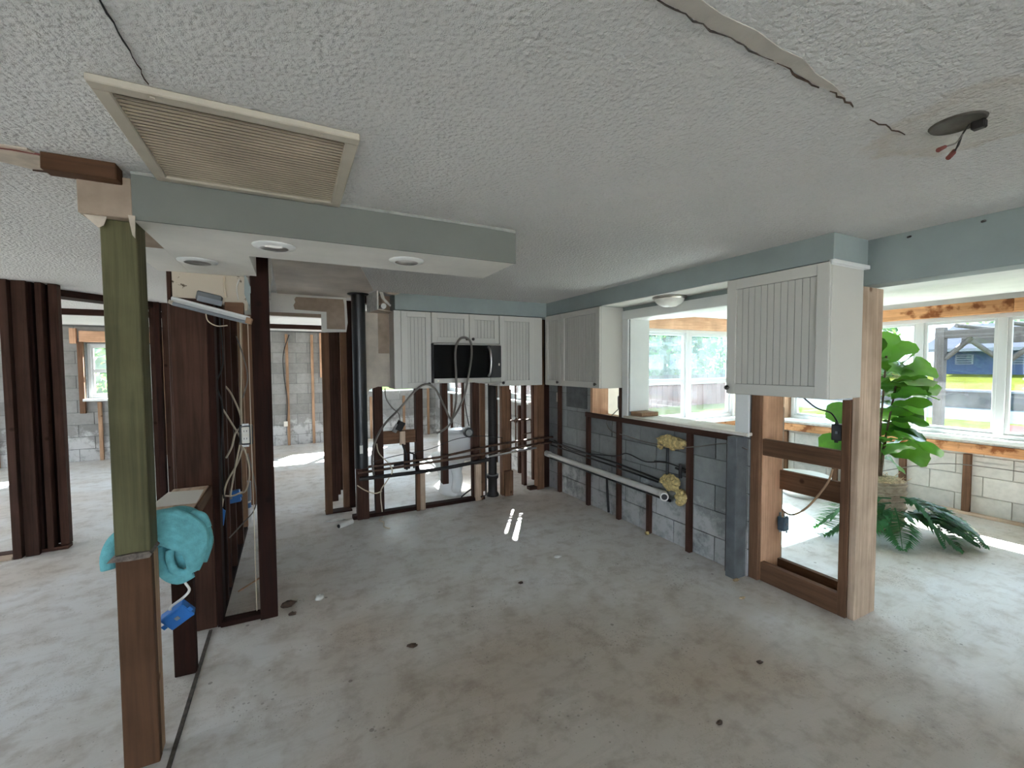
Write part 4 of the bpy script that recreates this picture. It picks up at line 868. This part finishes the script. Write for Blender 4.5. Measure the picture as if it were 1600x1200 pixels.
pp = MB().add([(-0.64, 2.68, 0.8625), (-0.445, 2.66, 0.8625), (-0.455, 2.93, 0.864), (-0.62, 2.96, 0.864), (-0.64, 2.68, 0.861), (-0.445, 2.66, 0.861), (-0.455, 2.93, 0.8625), (-0.62, 2.96, 0.8625)], [(0, 1, 2, 3), (7, 6, 5, 4), (0, 4, 5, 1), (1, 5, 6, 2), (2, 6, 7, 3), (3, 7, 4, 0)]).build('paper_sheet', 'paper', label='sheet of white paper lying on the rough ledge board', cat='paper')

# towel: bunched cloth slung over the ledge
def towel():
    random.seed(11); mb = MB()
    mb.blob((-0.44, 2.315, 0.775), (0.066, 0.068, 0.105), 24, 16, 0.0); mb.blob((-0.545, 2.33, 0.875), (0.10, 0.07, 0.022), 22, 12, 0.0)
    E_ = Vector((-0.392, 2.225, 0.69)); F = []
    for k in range(5):      # folds fanning out from the twisted end
        t = k/4; st = Vector((-0.60+0.035*t, 2.30-0.05*t, 0.905-0.075*t)); c1_ = Vector((-0.47-0.03*t, 2.285-0.065*t, 0.925-0.085*t)); c2_ = Vector((-0.372-0.045*t, 2.27-0.06*t, 0.85-0.06*t)); c3_ = Vector((-0.366-0.03*t, 2.25-0.04*t, 0.76-0.02*t))
        F.append(([st, c1_, c2_, c3_, E_], [0.024-0.0005*k]*1))
    F = [(p_, r_[0]) for p_, r_ in F]
    F += [([(-0.515, 2.26, 0.80), (-0.51, 2.245, 0.74), (-0.485, 2.235, 0.685), (-0.44, 2.225, 0.66), (-0.395, 2.23, 0.675)], 0.021), ([(-0.47, 2.235, 0.79), (-0.468, 2.225, 0.745), (-0.45, 2.22, 0.70), (-0.41, 2.22, 0.68)], 0.016),
          ([(-0.62, 2.27, 0.885), (-0.655, 2.26, 0.85), (-0.672, 2.25, 0.80), (-0.67, 2.24, 0.745)], 0.024),
          ([(-0.55, 2.38, 0.89), (-0.45, 2.385, 0.90), (-0.39, 2.38, 0.85), (-0.365, 2.37, 0.76), (-0.385, 2.33, 0.68)], 0.028), ([(-0.41, 2.33, 0.90), (-0.37, 2.32, 0.885), (-0.352, 2.31, 0.835)], 0.02),
          ([(-0.50, 2.30, 0.80), (-0.50, 2.30, 0.70), (-0.45, 2.29, 0.665)], 0.03)]
    for pts, r in F: mb.tube(bez(pts, 6), r, 10)
    o = mb.build('towel', 'towel', label='crumpled teal towel slung over the ledge behind the green post', cat='towel')
    rm = o.modifiers.new('cloth', 'REMESH'); rm.mode = 'VOXEL'; rm.voxel_size = 0.0042; rm.use_smooth_shade = True
    sm_ = o.modifiers.new('soft', 'SMOOTH'); sm_.factor = 0.5; sm_.iterations = 1
towel()

def gang_box(lab, c, rot, sz=(0.062, 0.045, 0.10), mat='bluebox', name='junction_box'):
    t = thing(name, c, lab, 'electrical box', None)
    MB().obox(c, sz, rot).build('box', mat, t, 0.004)
    R = Matrix.Rotation(rot[2], 3, 'Z') @ Matrix.Rotation(rot[1], 3, 'Y') @ Matrix.Rotation(rot[0], 3, 'X')
    for s_ in (-1, 1):
        p = Vector(c)+R @ Vector((0, -sz[1]/2, s_*(sz[2]/2+0.006))); MB().obox(p, (0.02, 0.004, 0.014), rot).build('mounting_ear', mat, t)
    p = Vector(c)+R @ Vector((0, -sz[1]/2-0.001, 0)); MB().obox(p, (sz[0]*0.22, 0.004, sz[2]*0.16), rot).build('knockout', 'pvc_grey', t)
    return t
gang_box('blue plastic junction box dangling from a white cable under the towel', (-0.465, 2.30, 0.475), (0.35, 0.95, 0.35), (0.075, 0.045, 0.10))
wire('drop_cable', [(-0.435, 2.31, 0.68), (-0.438, 2.30, 0.62), (-0.422, 2.30, 0.575), (-0.445, 2.30, 0.545), (-0.485, 2.295, 0.52), (-0.49, 2.29, 0.505)], 0.0055, 'wire_white', label='white cable from the towel down to the dangling blue box', cat='cable')
gang_box('upper blue junction box fixed between the closet studs', (-0.415, 3.72, 0.60), (0.1, 1.45, 0.1), (0.085, 0.05, 0.12))
gang_box('lower blue junction box hanging on a cream cable by the closet studs', (-0.432, 3.24, 0.60), (0, 0.15, 0.5), (0.055, 0.05, 0.10))
ob = thing('outlet', (-0.262, 3.12, 1.07), 'black-framed double outlet on the left edge of the dark bare post', 'outlet')
B('box', -0.292, -0.222, 3.08, 3.12, 1.075, 1.195, 'blacktape', ob); B('plate', -0.278, -0.238, 3.072, 3.08, 1.085, 1.185, 'outlet', ob)
for dz in (1.112, 1.158): MB().cyl((-0.258, 3.066, dz), (-0.258, 3.073, dz), 0.018, 12).build('socket', 'paper', ob)
for dz in (1.112, 1.158):
    for dx in (-0.007, 0.007): B('slot', -0.258+dx-0.0015, -0.258+dx+0.0015, 3.0645, 3.067, dz-0.002, dz+0.008, 'blacktape', ob, bev=0)
for dz in (1.07, 1.2): B('ear', -0.275, -0.24, 3.07, 3.08, dz-0.006, dz+0.006, 'galv', ob, bev=0)
CW = [([(-0.40, 3.5, 1.42), (-0.36, 3.45, 1.36), (-0.31, 3.4, 1.22), (-0.30, 3.38, 1.05), (-0.33, 3.36, 0.92), (-0.39, 3.3, 0.80), (-0.415, 3.26, 0.66)], 'wire_cream', 'cream cable running down from the closet studs to the lower blue box'),
      ([(-0.41, 3.42, 1.27), (-0.36, 3.38, 1.18), (-0.31, 3.35, 1.08), (-0.30, 3.34, 1.0)], 'wire_cream', 'short diagonal cream cable crossing the closet studs'),
      ([(-0.27, 3.12, 1.19), (-0.32, 3.2, 1.14), (-0.35, 3.25, 1.04), (-0.385, 3.28, 0.97)], 'wire_cream', 'cream cable curling left from the black-framed outlet'),
      ([(-0.285, 3.3, 1.95), (-0.29, 3.32, 1.6), (-0.30, 3.34, 1.3), (-0.305, 3.34, 1.1), (-0.34, 3.3, 0.9), (-0.37, 3.28, 0.72)], 'wire_cream', 'long cream cable hanging straight down inside the closet opening'),
      ([(-0.31, 3.34, 1.06), (-0.275, 3.34, 0.95), (-0.265, 3.33, 0.83), (-0.29, 3.34, 0.73), (-0.34, 3.4, 0.70)], 'wire_cream', 'cream cable loop bulging below the black-framed outlet'),
      ([(-0.40, 3.3, 0.72), (-0.36, 3.32, 0.71), (-0.31, 3.35, 0.72)], 'wire_cream', 'short cream cable lying across above the blue boxes'),
      ([(-0.385, 3.14, 1.95), (-0.365, 3.13, 1.6), (-0.40, 3.12, 1.45), (-0.375, 3.12, 1.3), (-0.39, 3.12, 1.0), (-0.385, 3.12, 0.75)], 'wire_black', 'thin black wire wriggling down the dark closet stud'),
      ([(-0.27, 3.32, 0.98), (-0.235, 3.3, 0.8), (-0.225, 3.3, 0.68), (-0.25, 3.35, 0.58), (-0.31, 3.4, 0.50), (-0.40, 3.42, 0.40)], 'wire_grey', 'brown cable curving low behind the dark bare post'),
      ([(-0.31, 3.3, 1.75), (-0.275, 3.3, 1.62), (-0.255, 3.3, 1.48), (-0.285, 3.3, 1.35)], 'wire_grey', 'thin brown wire bowing near the top of the closet opening')]
for pts, mt, lab in CW: wire('loose_cable', pts, 0.0058 if 'cream' in lab else 0.004, mt, label=lab, cat='cable')
# under-cabinet light torn loose
ul = thing('strip_light', (-0.39, 2.95, 1.80), 'broken white strip light hanging tilted below the stained panel', 'light')
MB().obox((-0.39, 2.95, 1.868), (0.375, 0.055, 0.016), (math.radians(-40), math.radians(14.5), 0)).build('housing', 'white', ul, 0.003)
MB().obox((-0.392, 2.935, 1.852), (0.355, 0.018, 0.014), (math.radians(-40), math.radians(14.5), 0)).build('lens', 'pvc_grey', ul, 0.002)
MB().obox((-0.212, 2.95, 1.818), (0.03, 0.06, 0.035), (0, math.radians(14.5), 0)).build('end_cap', 'tanx', ul, 0.002)
MB().obox((-0.572, 2.955, 1.905), (0.02, 0.05, 0.02), (0, math.radians(14.5), 0)).build('end_cap', 'taupe_lt', ul, 0.002)
bl = thing('ballast_box', (-0.40, 3.0, 1.9), 'grey metal ballast box above the broken strip light', 'electrical box')
MB().obox((-0.405, 2.995, 1.945), (0.12, 0.055, 0.05), (0, math.radians(13), 0)).build('box', 'duct_tape', bl, 0.006); MB().obox((-0.40, 2.965, 1.925), (0.118, 0.004, 0.03), (0, math.radians(13), 0)).build('cover', 'pvc_grey', bl)
board('broken_bracket', -0.335, -0.24, 3.0, 3.03, 1.83, 1.93, 'midx', label='splintered wood bracket behind the broken strip light', cat='lumber')
wire('fixture_wire', [(-0.42, 2.96, 1.85), (-0.41, 2.96, 1.81), (-0.37, 2.96, 1.785), (-0.32, 2.97, 1.79)], 0.003, 'wire_cream', label='thin cream wire drooping below the strip light', cat='wire')
wire('panel_wire', [(-0.335, 3.045, 2.08), (-0.338, 3.04, 2.02), (-0.33, 3.045, 1.96)], 0.006, 'wire_cream', label='cream wire running up the left of the stained panel', cat='wire')
wire('panel_wire', [(-0.27, 3.045, 1.95), (-0.275, 3.035, 2.02), (-0.26, 3.04, 2.07)], 0.004, 'wire_white', label='thin white wire curling on the right of the stained panel', cat='wire')
pv = thing('pipe_stub', (-0.435, 5.0, 0.0), 'grey and white plastic pipe stub with blue label standing on the closet floor', 'pipe')
MB().cyl((-0.435, 5.0, 0.0), (-0.435, 5.0, 0.22), 0.045, 18).build('lower_pipe', 'pvc', pv); MB().cyl((-0.435, 5.0, 0.221), (-0.435, 5.0, 0.41), 0.05, 18).build('coupling', 'pvc_grey', pv)
MB().cyl((-0.435, 5.0, 0.15), (-0.435, 5.0, 0.20), 0.0457, 18).build('label_band', 'label_blue', pv)

# boxes on the framed stub
gang_box('blue-grey metal box on the orange jamb stud low in the framed stub', (3.165, 1.865, 0.39), (0, 0, 0), (0.06, 0.05, 0.10), 'bluegrey', 'outlet_box')
B('steel_plate', 3.17, 3.24, 1.895, 1.8995, 0.31, 0.46, 'galv', label='galvanized plate behind the metal box on the orange jamb stud', cat='plate')
gang_box('black switch box with grey cover on the jack stud under the near cabinet', (3.02, 1.455, 1.125), (0, 0, math.radians(-80)), (0.055, 0.07, 0.10), 'blacktape', 'switch_box')
wire('frame_cable', [(3.15, 1.86, 0.44), (3.13, 1.85, 0.50), (3.05, 1.80, 0.52), (2.95, 1.68, 0.545), (2.94, 1.58, 0.63), (2.955, 1.48, 0.80), (2.955, 1.45, 0.90)], 0.0065, 'wire_tan', label='brown cable swooping across the framed stub to its low metal box', cat='cable')
wire('switch_cable', [(2.98, 1.80, 1.45), (2.98, 1.68, 1.36), (3.0, 1.58, 1.27), (3.02, 1.50, 1.24), (3.02, 1.46, 1.18)], 0.005, 'wire_black', label='dark cable dropping from the near cabinet to the switch box', cat='cable')

# ================================================================== TOILET
to = thing('toilet', (1.71, 5.05, 0), 'white toilet seen from behind through the bare studs', 'toilet')
B('tank', 1.53, 1.88, 4.76, 4.95, 0.42, 0.765, 'porcelain', to, 0.02); B('tank_lid', 1.515, 1.895, 4.75, 4.965, 0.768, 0.80, 'porcelain', to, 0.01)
mbt = MB(); rings = []
for (z, cy, rx, ry) in ((0.0, 5.05, 0.125, 0.25), (0.03, 5.05, 0.12, 0.245), (0.10, 5.05, 0.105, 0.22), (0.20, 5.07, 0.115, 0.24), (0.30, 5.10, 0.15, 0.28), (0.37, 5.12, 0.185, 0.31), (0.41, 5.13, 0.19, 0.32), (0.415, 5.13, 0.0, 0.0)):
    rings.append([(1.71+rx*math.cos(2*math.pi*k/24), cy+ry*math.sin(2*math.pi*k/24), z) for k in range(24)])
mbt.add([p for r_ in rings for p in r_], [(i*24+k, i*24+(k+1) % 24, (i+1)*24+(k+1) % 24, (i+1)*24+k) for i in range(len(rings)-1) for k in range(24)], True)
mbt.build('bowl', 'porcelain', to)
MB().tube(bez([(1.71, 4.90, 0.40), (1.71, 4.83, 0.34), (1.72, 4.80, 0.24), (1.72, 4.82, 0.13), (1.72, 4.88, 0.04)], 6), [0.06]*25, 14).build('trapway', 'porcelain', to)
MB().lathe([(0.0, 0.03), (0.17, 0.03), (0.19, 0.015), (0.19, 0.0), (0.0, 0.0)], (1.71, 5.16, 0.42), 26, 'z', 1, 1.4).build('seat_lid', 'white', to)
wire('supply_hose', [(1.92, 4.72, 0.2), (1.88, 4.70, 0.12), (1.80, 4.70, 0.07), (1.72, 4.68, 0.03)], 0.009, 'wire_black', label='black hose trailing on the floor beside the toilet foot', cat='hose')

# ================================================================== PLANT, PALM, BOWL IN THE SUNROOM
RT = Vector((0.89, -0.455, 0)); DP = Vector((0.455, 0.89, 0)); UP = Vector((0, 0, 1))
PC = Vector((4.93, 2.03, 0))
fg = thing('fiddle_leaf_fig', PC, 'tall fiddle leaf fig in a woven straw pot by the sunroom window', 'plant')
pot = MB().lathe([(0.0, 0.0), (0.17, 0.0), (0.19, 0.06), (0.20, 0.25), (0.195, 0.44), (0.205, 0.455), (0.19, 0.46), (0.17, 0.42), (0.0, 0.42)], PC, 28).build('pot', 'wicker', fg)
for z in (0.08, 0.15, 0.22, 0.29, 0.36, 0.43): MB().lathe([(0.203, -0.012), (0.212, 0), (0.203, 0.012), (0.19, 0.0), (0.203, -0.012)], PC+Vector((0, 0, z)), 28).build('woven_band', 'wicker', pot)
random.seed(21)
ms = MB(); ms.blob(PC+Vector((0, 0, 0.455)), (0.18, 0.18, 0.035), 18, 8, 0.12)
for k in range(90):
    a = random.uniform(0, 6.28); r_ = random.uniform(0.05, 0.2); p = PC+Vector((r_*math.cos(a), r_*math.sin(a), 0.46))
    ms.tube([p, p+Vector((random.uniform(-0.07, 0.07), random.uniform(-0.07, 0.07), random.uniform(-0.03, 0.06)))], [0.004, 0.002], 4)
ms.build('straw_moss', 'straw', pot, kind='stuff')
tk = []
for (dx, dz, top) in ((0.0, 0.0, 1.62), (0.05, 0.1, 1.35), (-0.05, 0.05, 1.2)):
    MB().tube(bez([PC+Vector((dx*0.5, 0, 0.42)), PC+RT*dx+UP*0.8, PC+RT*(dx*2+0.04)+UP*top], 6), [0.014]*7+[0.009]*6, 8).build('stem', 'stem', fg)
def leaf_mesh(L, W, curl, name):
    nu, nv = 9, 5; vs = []; prof = [0.05, 0.42, 0.60, 0.56, 0.62, 0.86, 1.0, 0.88, 0.25]
    for i in range(nu):
        t = i/(nu-1); hw = W/2*prof[i]
        for k in range(nv):
            s = k/(nv-1)*2-1
            vs.append((s*hw, L*t, -curl*L*t*t+0.10*hw*abs(s)*1.6+0.012*math.sin(t*14)*abs(s)))
    fs = [(i*nv+k, i*nv+k+1, (i+1)*nv+k+1, (i+1)*nv+k) for i in range(nu-1) for k in range(nv-1)]
    me = bpy.data.meshes.new(name); me.from_pydata(vs, [], fs); me.polygons.foreach_set('use_smooth', [True]*len(fs)); me.materials.append(M['leaf']); return me
LM = [leaf_mesh(0.33, 0.25, 0.25, 'leaf'), leaf_mesh(0.29, 0.23, 0.45, 'leaf'), leaf_mesh(0.25, 0.19, 0.15, 'leaf')]
def add_leaf(par, me, base, d, roll=0.0, sc=1.0):
    o = bpy.data.objects.new('leaf', me); COL.objects.link(o); place(o, base, par)
    y = d.normalized(); x = y.cross(UP)
    x = x.normalized() if x.length > 1e-3 else Vector((1, 0, 0)); z = x.cross(y)
    R = Matrix((x, y, z)).transposed() @ Matrix.Rotation(roll, 3, 'Y')
    o.rotation_euler = R.to_euler(); o.scale = (sc, sc, sc)
spots = [(.02,1.58,70),(.14,1.58,60),(.24,1.55,35),(-.06,1.55,75),(.10,1.50,30),(.22,1.50,10),(.30,1.47,20),(.34,1.40,-5),(.20,1.43,-10),(-.02,1.46,40),(.06,1.40,5),(.26,1.36,-15),
         (-.1,1.42,30),(.0,1.33,10),(.08,1.28,15),(.0,1.22,-5),(.10,1.15,0),(.16,1.06,5),(.10,1.03,-15),(.18,.98,-5),(.06,.95,20),(.20,.92,-20),(.0,.88,40),(.06,.80,30),(.14,.76,0),(.10,.68,-10),(.02,.62,60),(-.05,.7,50),
         (-.16,1.16,0),(-.18,1.1,-20),(-.14,.9,-20),(-.16,.86,-40),(-.12,1.3,10),(-.14,1.45,40),(-.1,.75,20)]
for k, (s, z, el) in enumerate(spots):
    dep = random.uniform(-0.12, 0.12); sg = 1 if s >= 0 else -1
    a = RT*sg*math.cos(math.radians(el))+UP*math.sin(math.radians(el))+DP*random.uniform(-0.9, 0.7)*0.7
    add_leaf(fg, LM[k % 3], PC+RT*(s*0.8-0.03)+DP*dep*0.6+UP*(z-0.03), a, random.uniform(-1.1, 1.1), random.uniform(0.85, 1.15))
for k in range(26):
    z = random.uniform(0.6, 1.6); a = random.uniform(0, 6.28); d = Vector((math.cos(a), math.sin(a), random.uniform(-0.2, 0.9)))
    add_leaf(fg, LM[k % 3], PC+UP*z+RT*(0.08*(z-0.5))+d*0.04, d, random.uniform(-0.6, 0.6), random.uniform(0.8, 1.1))
pf = thing('palm_fronds', (4.95, 1.75, 0), 'dark green cut palm fronds heaped on the floor around the straw pot', 'palm fronds')
def frond(base, d, L, arch, side_up=0.25):
    d = Vector(d).normalized(); sd_ = d.cross(UP).normalized(); mb = MB(); pts = []
    for i in range(9):
        t = i/8; pts.append(Vector(base)+d*L*t+UP*(arch*math.sin(math.pi*min(1, t*1.05))*0.8-base[2]*t*0.9))
    mb.tube(pts, [0.007-0.005*i/8 for i in range(9)], 5)
    for i in range(36):
        t = 0.12+0.88*i/35; j_ = min(7, int(t*8)); f_ = t*8-j_; p = pts[j_].lerp(pts[j_+1], f_); ln = L*0.42*math.sin(math.pi*(0.15+0.8*t))
        for s_ in (-1, 1):
            q = d*0.75+sd_*s_*0.8+UP*random.uniform(-0.15, side_up); q.normalize(); e = p+q*ln; e.z = max(0.012, e.z-0.25*ln)
            mid = p.lerp(e, 0.5)+UP*0.02; n_ = q.cross(UP).normalized()*0.014
            mb.add([p-n_*0.5, p+n_*0.5, mid+n_, mid-n_, e], [(0, 1, 2, 3), (3, 2, 4)], False)
    for i, v_ in enumerate(mb.v): mb.v[i] = (v_[0], v_[1], max(0.006, v_[2]))
    mb.build('frond', 'palm', pf)
FB = PC+DP*-0.23
for (s, dp_, L, ar, zb) in ((1.0, -0.15, 0.42, 0.05, 0.22), (1.0, -0.45, 0.45, 0.08, 0.20), (0.75, -0.8, 0.44, 0.06, 0.2), (0.25, -1.0, 0.42, 0.08, 0.22), (-0.5, -0.9, 0.45, 0.06, 0.25), (-1.0, -0.1, 0.62, 0.10, 0.30), (-1.0, 0.25, 0.60, 0.12, 0.34), (0.9, -0.3, 0.38, 0.12, 0.3), (-1.0, -0.5, 0.50, 0.06, 0.25), (0.5, -0.6, 0.5, 0.12, 0.3), (0.1, -0.8, 0.35, 0.15, 0.35)):
    frond(FB+UP*zb+RT*0.08*s, RT*s+DP*dp_*0.8, L, ar)
wb2 = thing('planter_bowl', (5.35, 2.95, 0), 'low round white planter bowl behind the framed stub', 'bowl')
MB().lathe([(0.0, 0.0), (0.18, 0.0), (0.26, 0.10), (0.29, 0.24), (0.275, 0.245), (0.24, 0.12), (0.0, 0.10)], (5.35, 2.95, 0), 30).build('bowl', 'porcelain', wb2); MB().blob((5.35, 2.95, 0.17), (0.22, 0.22, 0.05), 16, 6, 0.2).build('soil_moss', 'palm', wb2)

# ================================================================== DEBRIS ON THE FLOOR
def chunk(name, lab, c, r, mat, seed, cat='debris'):
    random.seed(seed); o = MB().blob((c[0], c[1], r[2]*0.7), r, 8, 5, 0.3)
    for i, v_ in enumerate(o.v): o.v[i] = (v_[0], v_[1], max(0.0005, v_[2]))
    return o.build(name, mat, label=lab, cat=cat)
chunk('plaster_chunk', 'white plaster chunk with dark hollow lying right of the dark bare post', (0.13, 3.09), (0.035, 0.03, 0.022), 'plaster', 1)
chunk('wood_scrap', 'dark brown wood scrap at the foot of the dark bare post', (-0.06, 3.1), (0.05, 0.03, 0.02), 'chip', 2)
chunk('wood_scrap', 'small dark crumb in front of the dark bare post', (-0.03, 2.98), (0.022, 0.014, 0.010), 'chip', 3)
chunk('drywall_chip', 'white drywall chip lying in the middle of the kitchen floor', (1.88, 2.89), (0.035, 0.025, 0.008), 'plaster', 4)
chunk('debris_chip', 'dark flake in the centre foreground of the floor', (0.56, 2.33), (0.03, 0.018, 0.006), 'chip', 5)
chunk('debris_chip', 'small dark curl of debris left of the drywall chip', (1.42, 2.66), (0.022, 0.014, 0.006), 'chip', 6)
chunk('debris_chip', 'dark flake in the right foreground of the bare floor', (1.61, 1.20), (0.017, 0.010, 0.006), 'chip', 7)
chunk('debris_chip', 'small dark flake on the floor before the framed stub', (2.13, 1.36), (0.018, 0.012, 0.006), 'chip', 8)
chunk('wood_scrap', 'tan wood splinter scrap by the foot of the jamb stud', (2.80, 1.97), (0.03, 0.015, 0.010), 'straw', 9)
chunk('wood_scrap', 'thin tan chip beside the framed stub bottom plate', (2.62, 1.80), (0.03, 0.012, 0.007), 'straw', 10)
chunk('foam_crumb', 'pale foam crumb on the floor against the block wall furring', (2.86, 2.90), (0.022, 0.022, 0.016), 'foam', 12)
chunk('drywall_chip', 'white crumpled scrap beside the broken hall wall plate', (0.36, 4.62), (0.09, 0.035, 0.010), 'plaster', 13)
fp = thing('pipe_fitting', (0.44, 4.42, 0), 'white plastic pipe fitting lying on the floor before the doubled stud', 'pipe fitting')
MB().cyl((0.37, 4.38, 0.025), (0.50, 4.46, 0.025), 0.024, 12).build('body', 'pvc', fp); MB().cyl((0.368, 4.379, 0.025), (0.367, 4.378, 0.025), 0.018, 12).build('dark_bore', 'blacktape', fp)
wire('floor_wire', [(0.80, 4.50, 0.006), (0.75, 4.42, 0.006), (0.78, 4.34, 0.006), (0.76, 4.22, 0.006), (0.80, 4.14, 0.006)], 0.005, 'wire_cream', label='thin pale wire lying on the floor before the back wall', cat='wire')
MB().cyl((-0.36, 3.45, 0.008), (-0.22, 3.62, 0.012), 0.006, 6).build('wood_splinter', 'tanx', label='thin tan stick lying on the closet floor', cat='lumber')

# ================================================================== OUTSIDE
B('ground', -30, 18.5, -25, 60, -0.6, -0.21, 'grass', bev=0, kind='structure')
B('rear_bounce_slab', -16, 6.4, -22, -7.25, -0.3, -0.19, 'bounce_slab', bev=0, kind='structure')  # unseen pale slab, added to bounce sunlight up to the ceiling
B('side_bounce_slab', -16, -6.25, -7.25, 14, -0.3, -0.19, 'bounce_slab', bev=0, kind='structure')  # same added bounce surface along the unseen left side
B('patio', 10.5, 17.8, -8.0, 4.4, -0.22, -0.185, 'paver', bev=0, kind='structure')
B('canal', 18.5, 31, -40, 60, -1.0, -0.75, 'water', bev=0, kind='structure')
B('seawall', 31, 31.4, -40, 60, -1.2, 0.06, 'seawall', bev=0, kind='structure')
B('seawall_cap', 30.9, 31.6, -40, 60, 0.06, 0.16, 'house_white', bev=0, kind='structure')
MB().prism([(31.4, -1.0), (31.4, 0.12), (39.5, 0.80), (75, 0.9), (75, -1.0)], 'y', -40, 60).build('far_bank', 'bank', kind='structure')
hs = thing('house', (42, 9, 0.8), 'blue house with white windows on the far bank of the canal', 'house')
B('wall', 40, 50, -8, 13.5, 0.7, 2.6, 'blue_house', hs, bev=0)
MB().prism([(39.2, 2.45), (45, 4.4), (50.8, 2.45)], 'y', -8.6, 14.1).build('roof', 'roof', hs)
B('fascia', 39.15, 39.25, -8.6, 14.1, 2.3, 2.5, 'house_white', hs, bev=0)
for y0_, y1_ in ((11.6, 12.3), (8.6, 9.9), (4.0, 5.6)):
    f_ = B('window', 39.93, 40.02, y0_-0.08, y1_+0.08, 1.45, 2.1, 'house_white', hs, bev=0)
    for z0_ in (1.50, 1.65, 1.80, 1.95): B('pane', 39.9, 39.94, y0_, y1_, z0_, z0_+0.10, 'water', f_, bev=0)
pg = thing('pergola', (9.0, 2.0, -0.2), 'weathered timber dock pergola with braced posts outside the sunroom', 'pergola')
for y, x in ((2.96, 9.0), (2.42, 9.6), (1.2, 9.3), (0.2, 9.0)): board('post', x-0.06, x+0.06, y-0.055, y+0.055, -0.2, 2.1 if y > 2.8 else 1.95, 'pergola', pg)
board('beam', 8.95, 9.05, -1.5, 3.0, 1.93, 2.05, 'pergola', pg); board('beam', 9.55, 9.65, -1.5, 2.9, 1.85, 1.95, 'pergola', pg)
for (a, b) in (((9.0, 2.9, 1.62), (9.0, 2.62, 1.93)), ((9.6, 2.38, 1.5), (9.5, 2.75, 1.88)), ((9.6, 2.46, 1.5), (9.55, 2.1, 1.86))): MB().tube([a, b], 0.035, 6).build('brace', 'pergola', pg)
for k in range(6): MB().tube([(8.7, 2.7-0.5*k, 2.10), (10.0, 2.3-0.5*k, 2.0)], 0.03, 6).build('rafter', 'pergola', pg)
fe = thing('fence', (10, 13, -0.2), 'red brown board fence beyond the lawn behind the sunroom', 'fence')
fb0 = None
for k in range(62):
    x = 4.0+k*0.30
    if fb0 is None: fb0 = B('fence_board', x, x+0.285, 13.0, 13.03, -0.2, 1.12, 'fence', fe)
    else: share('fence_board', fb0, (x+0.1425, 13.015, -0.2+random.uniform(-0.02, 0.01)), fe)
for z in (0.15, 0.85): B('fence_rail', 4.0, 22.6, 13.03, 13.07, z, z+0.09, 'fence', fe)
def leafcloud(c, r, n, size):
    mb = MB()
    for k in range(n):
        while True:
            p = Vector((random.uniform(-1, 1), random.uniform(-1, 1), random.uniform(-1, 1)))
            if 0.3 < p.length < 1: break
        q = Vector((c[0]+p.x*r[0], c[1]+p.y*r[1], c[2]+p.z*r[2])); a = Vector((random.gauss(0, 1), random.gauss(0, 1), random.gauss(0, 1))).normalized(); b = a.orthogonal().normalized(); e = a.cross(b)
        s_ = size*random.uniform(0.6, 1.3); mb.add([q-b*s_, q-e*s_*0.5, q+b*s_, q+e*s_*0.5], [(0, 1, 2, 3)])
    return mb
def tree(x, y, h, r, lab, mat='tree', n=900, size=0.35, zb=-0.2, group=None):
    t = thing('tree', (x, y, zb), lab, 'tree', group)
    MB().tube([(x, y, zb), (x+0.1, y, zb+h*0.4), (x, y+0.1, zb+h*0.7)], [h*0.03, h*0.022, h*0.012], 8).build('trunk', 'trunk', t)
    leafcloud((x, y, zb+h*0.52), (r, r, h*0.50), n, size).build('foliage', mat, t, kind='stuff')
random.seed(5)
for x, y, h, r, lab in ((10, 17.5, 6, 2.1, 'hazy tree behind the red fence, left of the double window'), (15.5, 18.5, 7, 2.8, 'tall hazy tree behind the red fence, centre of the double window'), (21.5, 20, 7, 2.8, 'hazy tree behind the red fence at its far right'), (26, 27, 8, 4.0, 'large hazy tree beyond the fence corner'),
                        (58, 1, 9, 4.6, 'hazy tree rising behind the blue house on its right'), (57, 12, 10, 4.8, 'hazy tree rising behind the blue house on its left'), (46, 22, 8, 4.0, 'hazy tree on the far bank left of the blue house'), (37, 28, 8, 4.2, 'hazy tree on the far bank seen past the fig crown'),
                        (-9, 26, 7, 4.0, 'hazy tree outside the bedroom window at the left'), (2.5, 24, 6, 3.0, 'hazy tree outside the hidden bedroom window')):
    tree(x, y, h, r, lab, 'tree', 2200, 0.30)
for x, y, lab in ((38.2, 6.2, 'pale green shrub in front of the blue house'), (38.0, 15.5, 'pale green shrub left of the blue house')):
    t = thing('shrub', (x, y, 0.7), lab, 'shrub'); leafcloud((x, y, 1.4), (0.9, 0.9, 0.9), 500, 0.18).build('foliage', 'bush', t, kind='stuff')
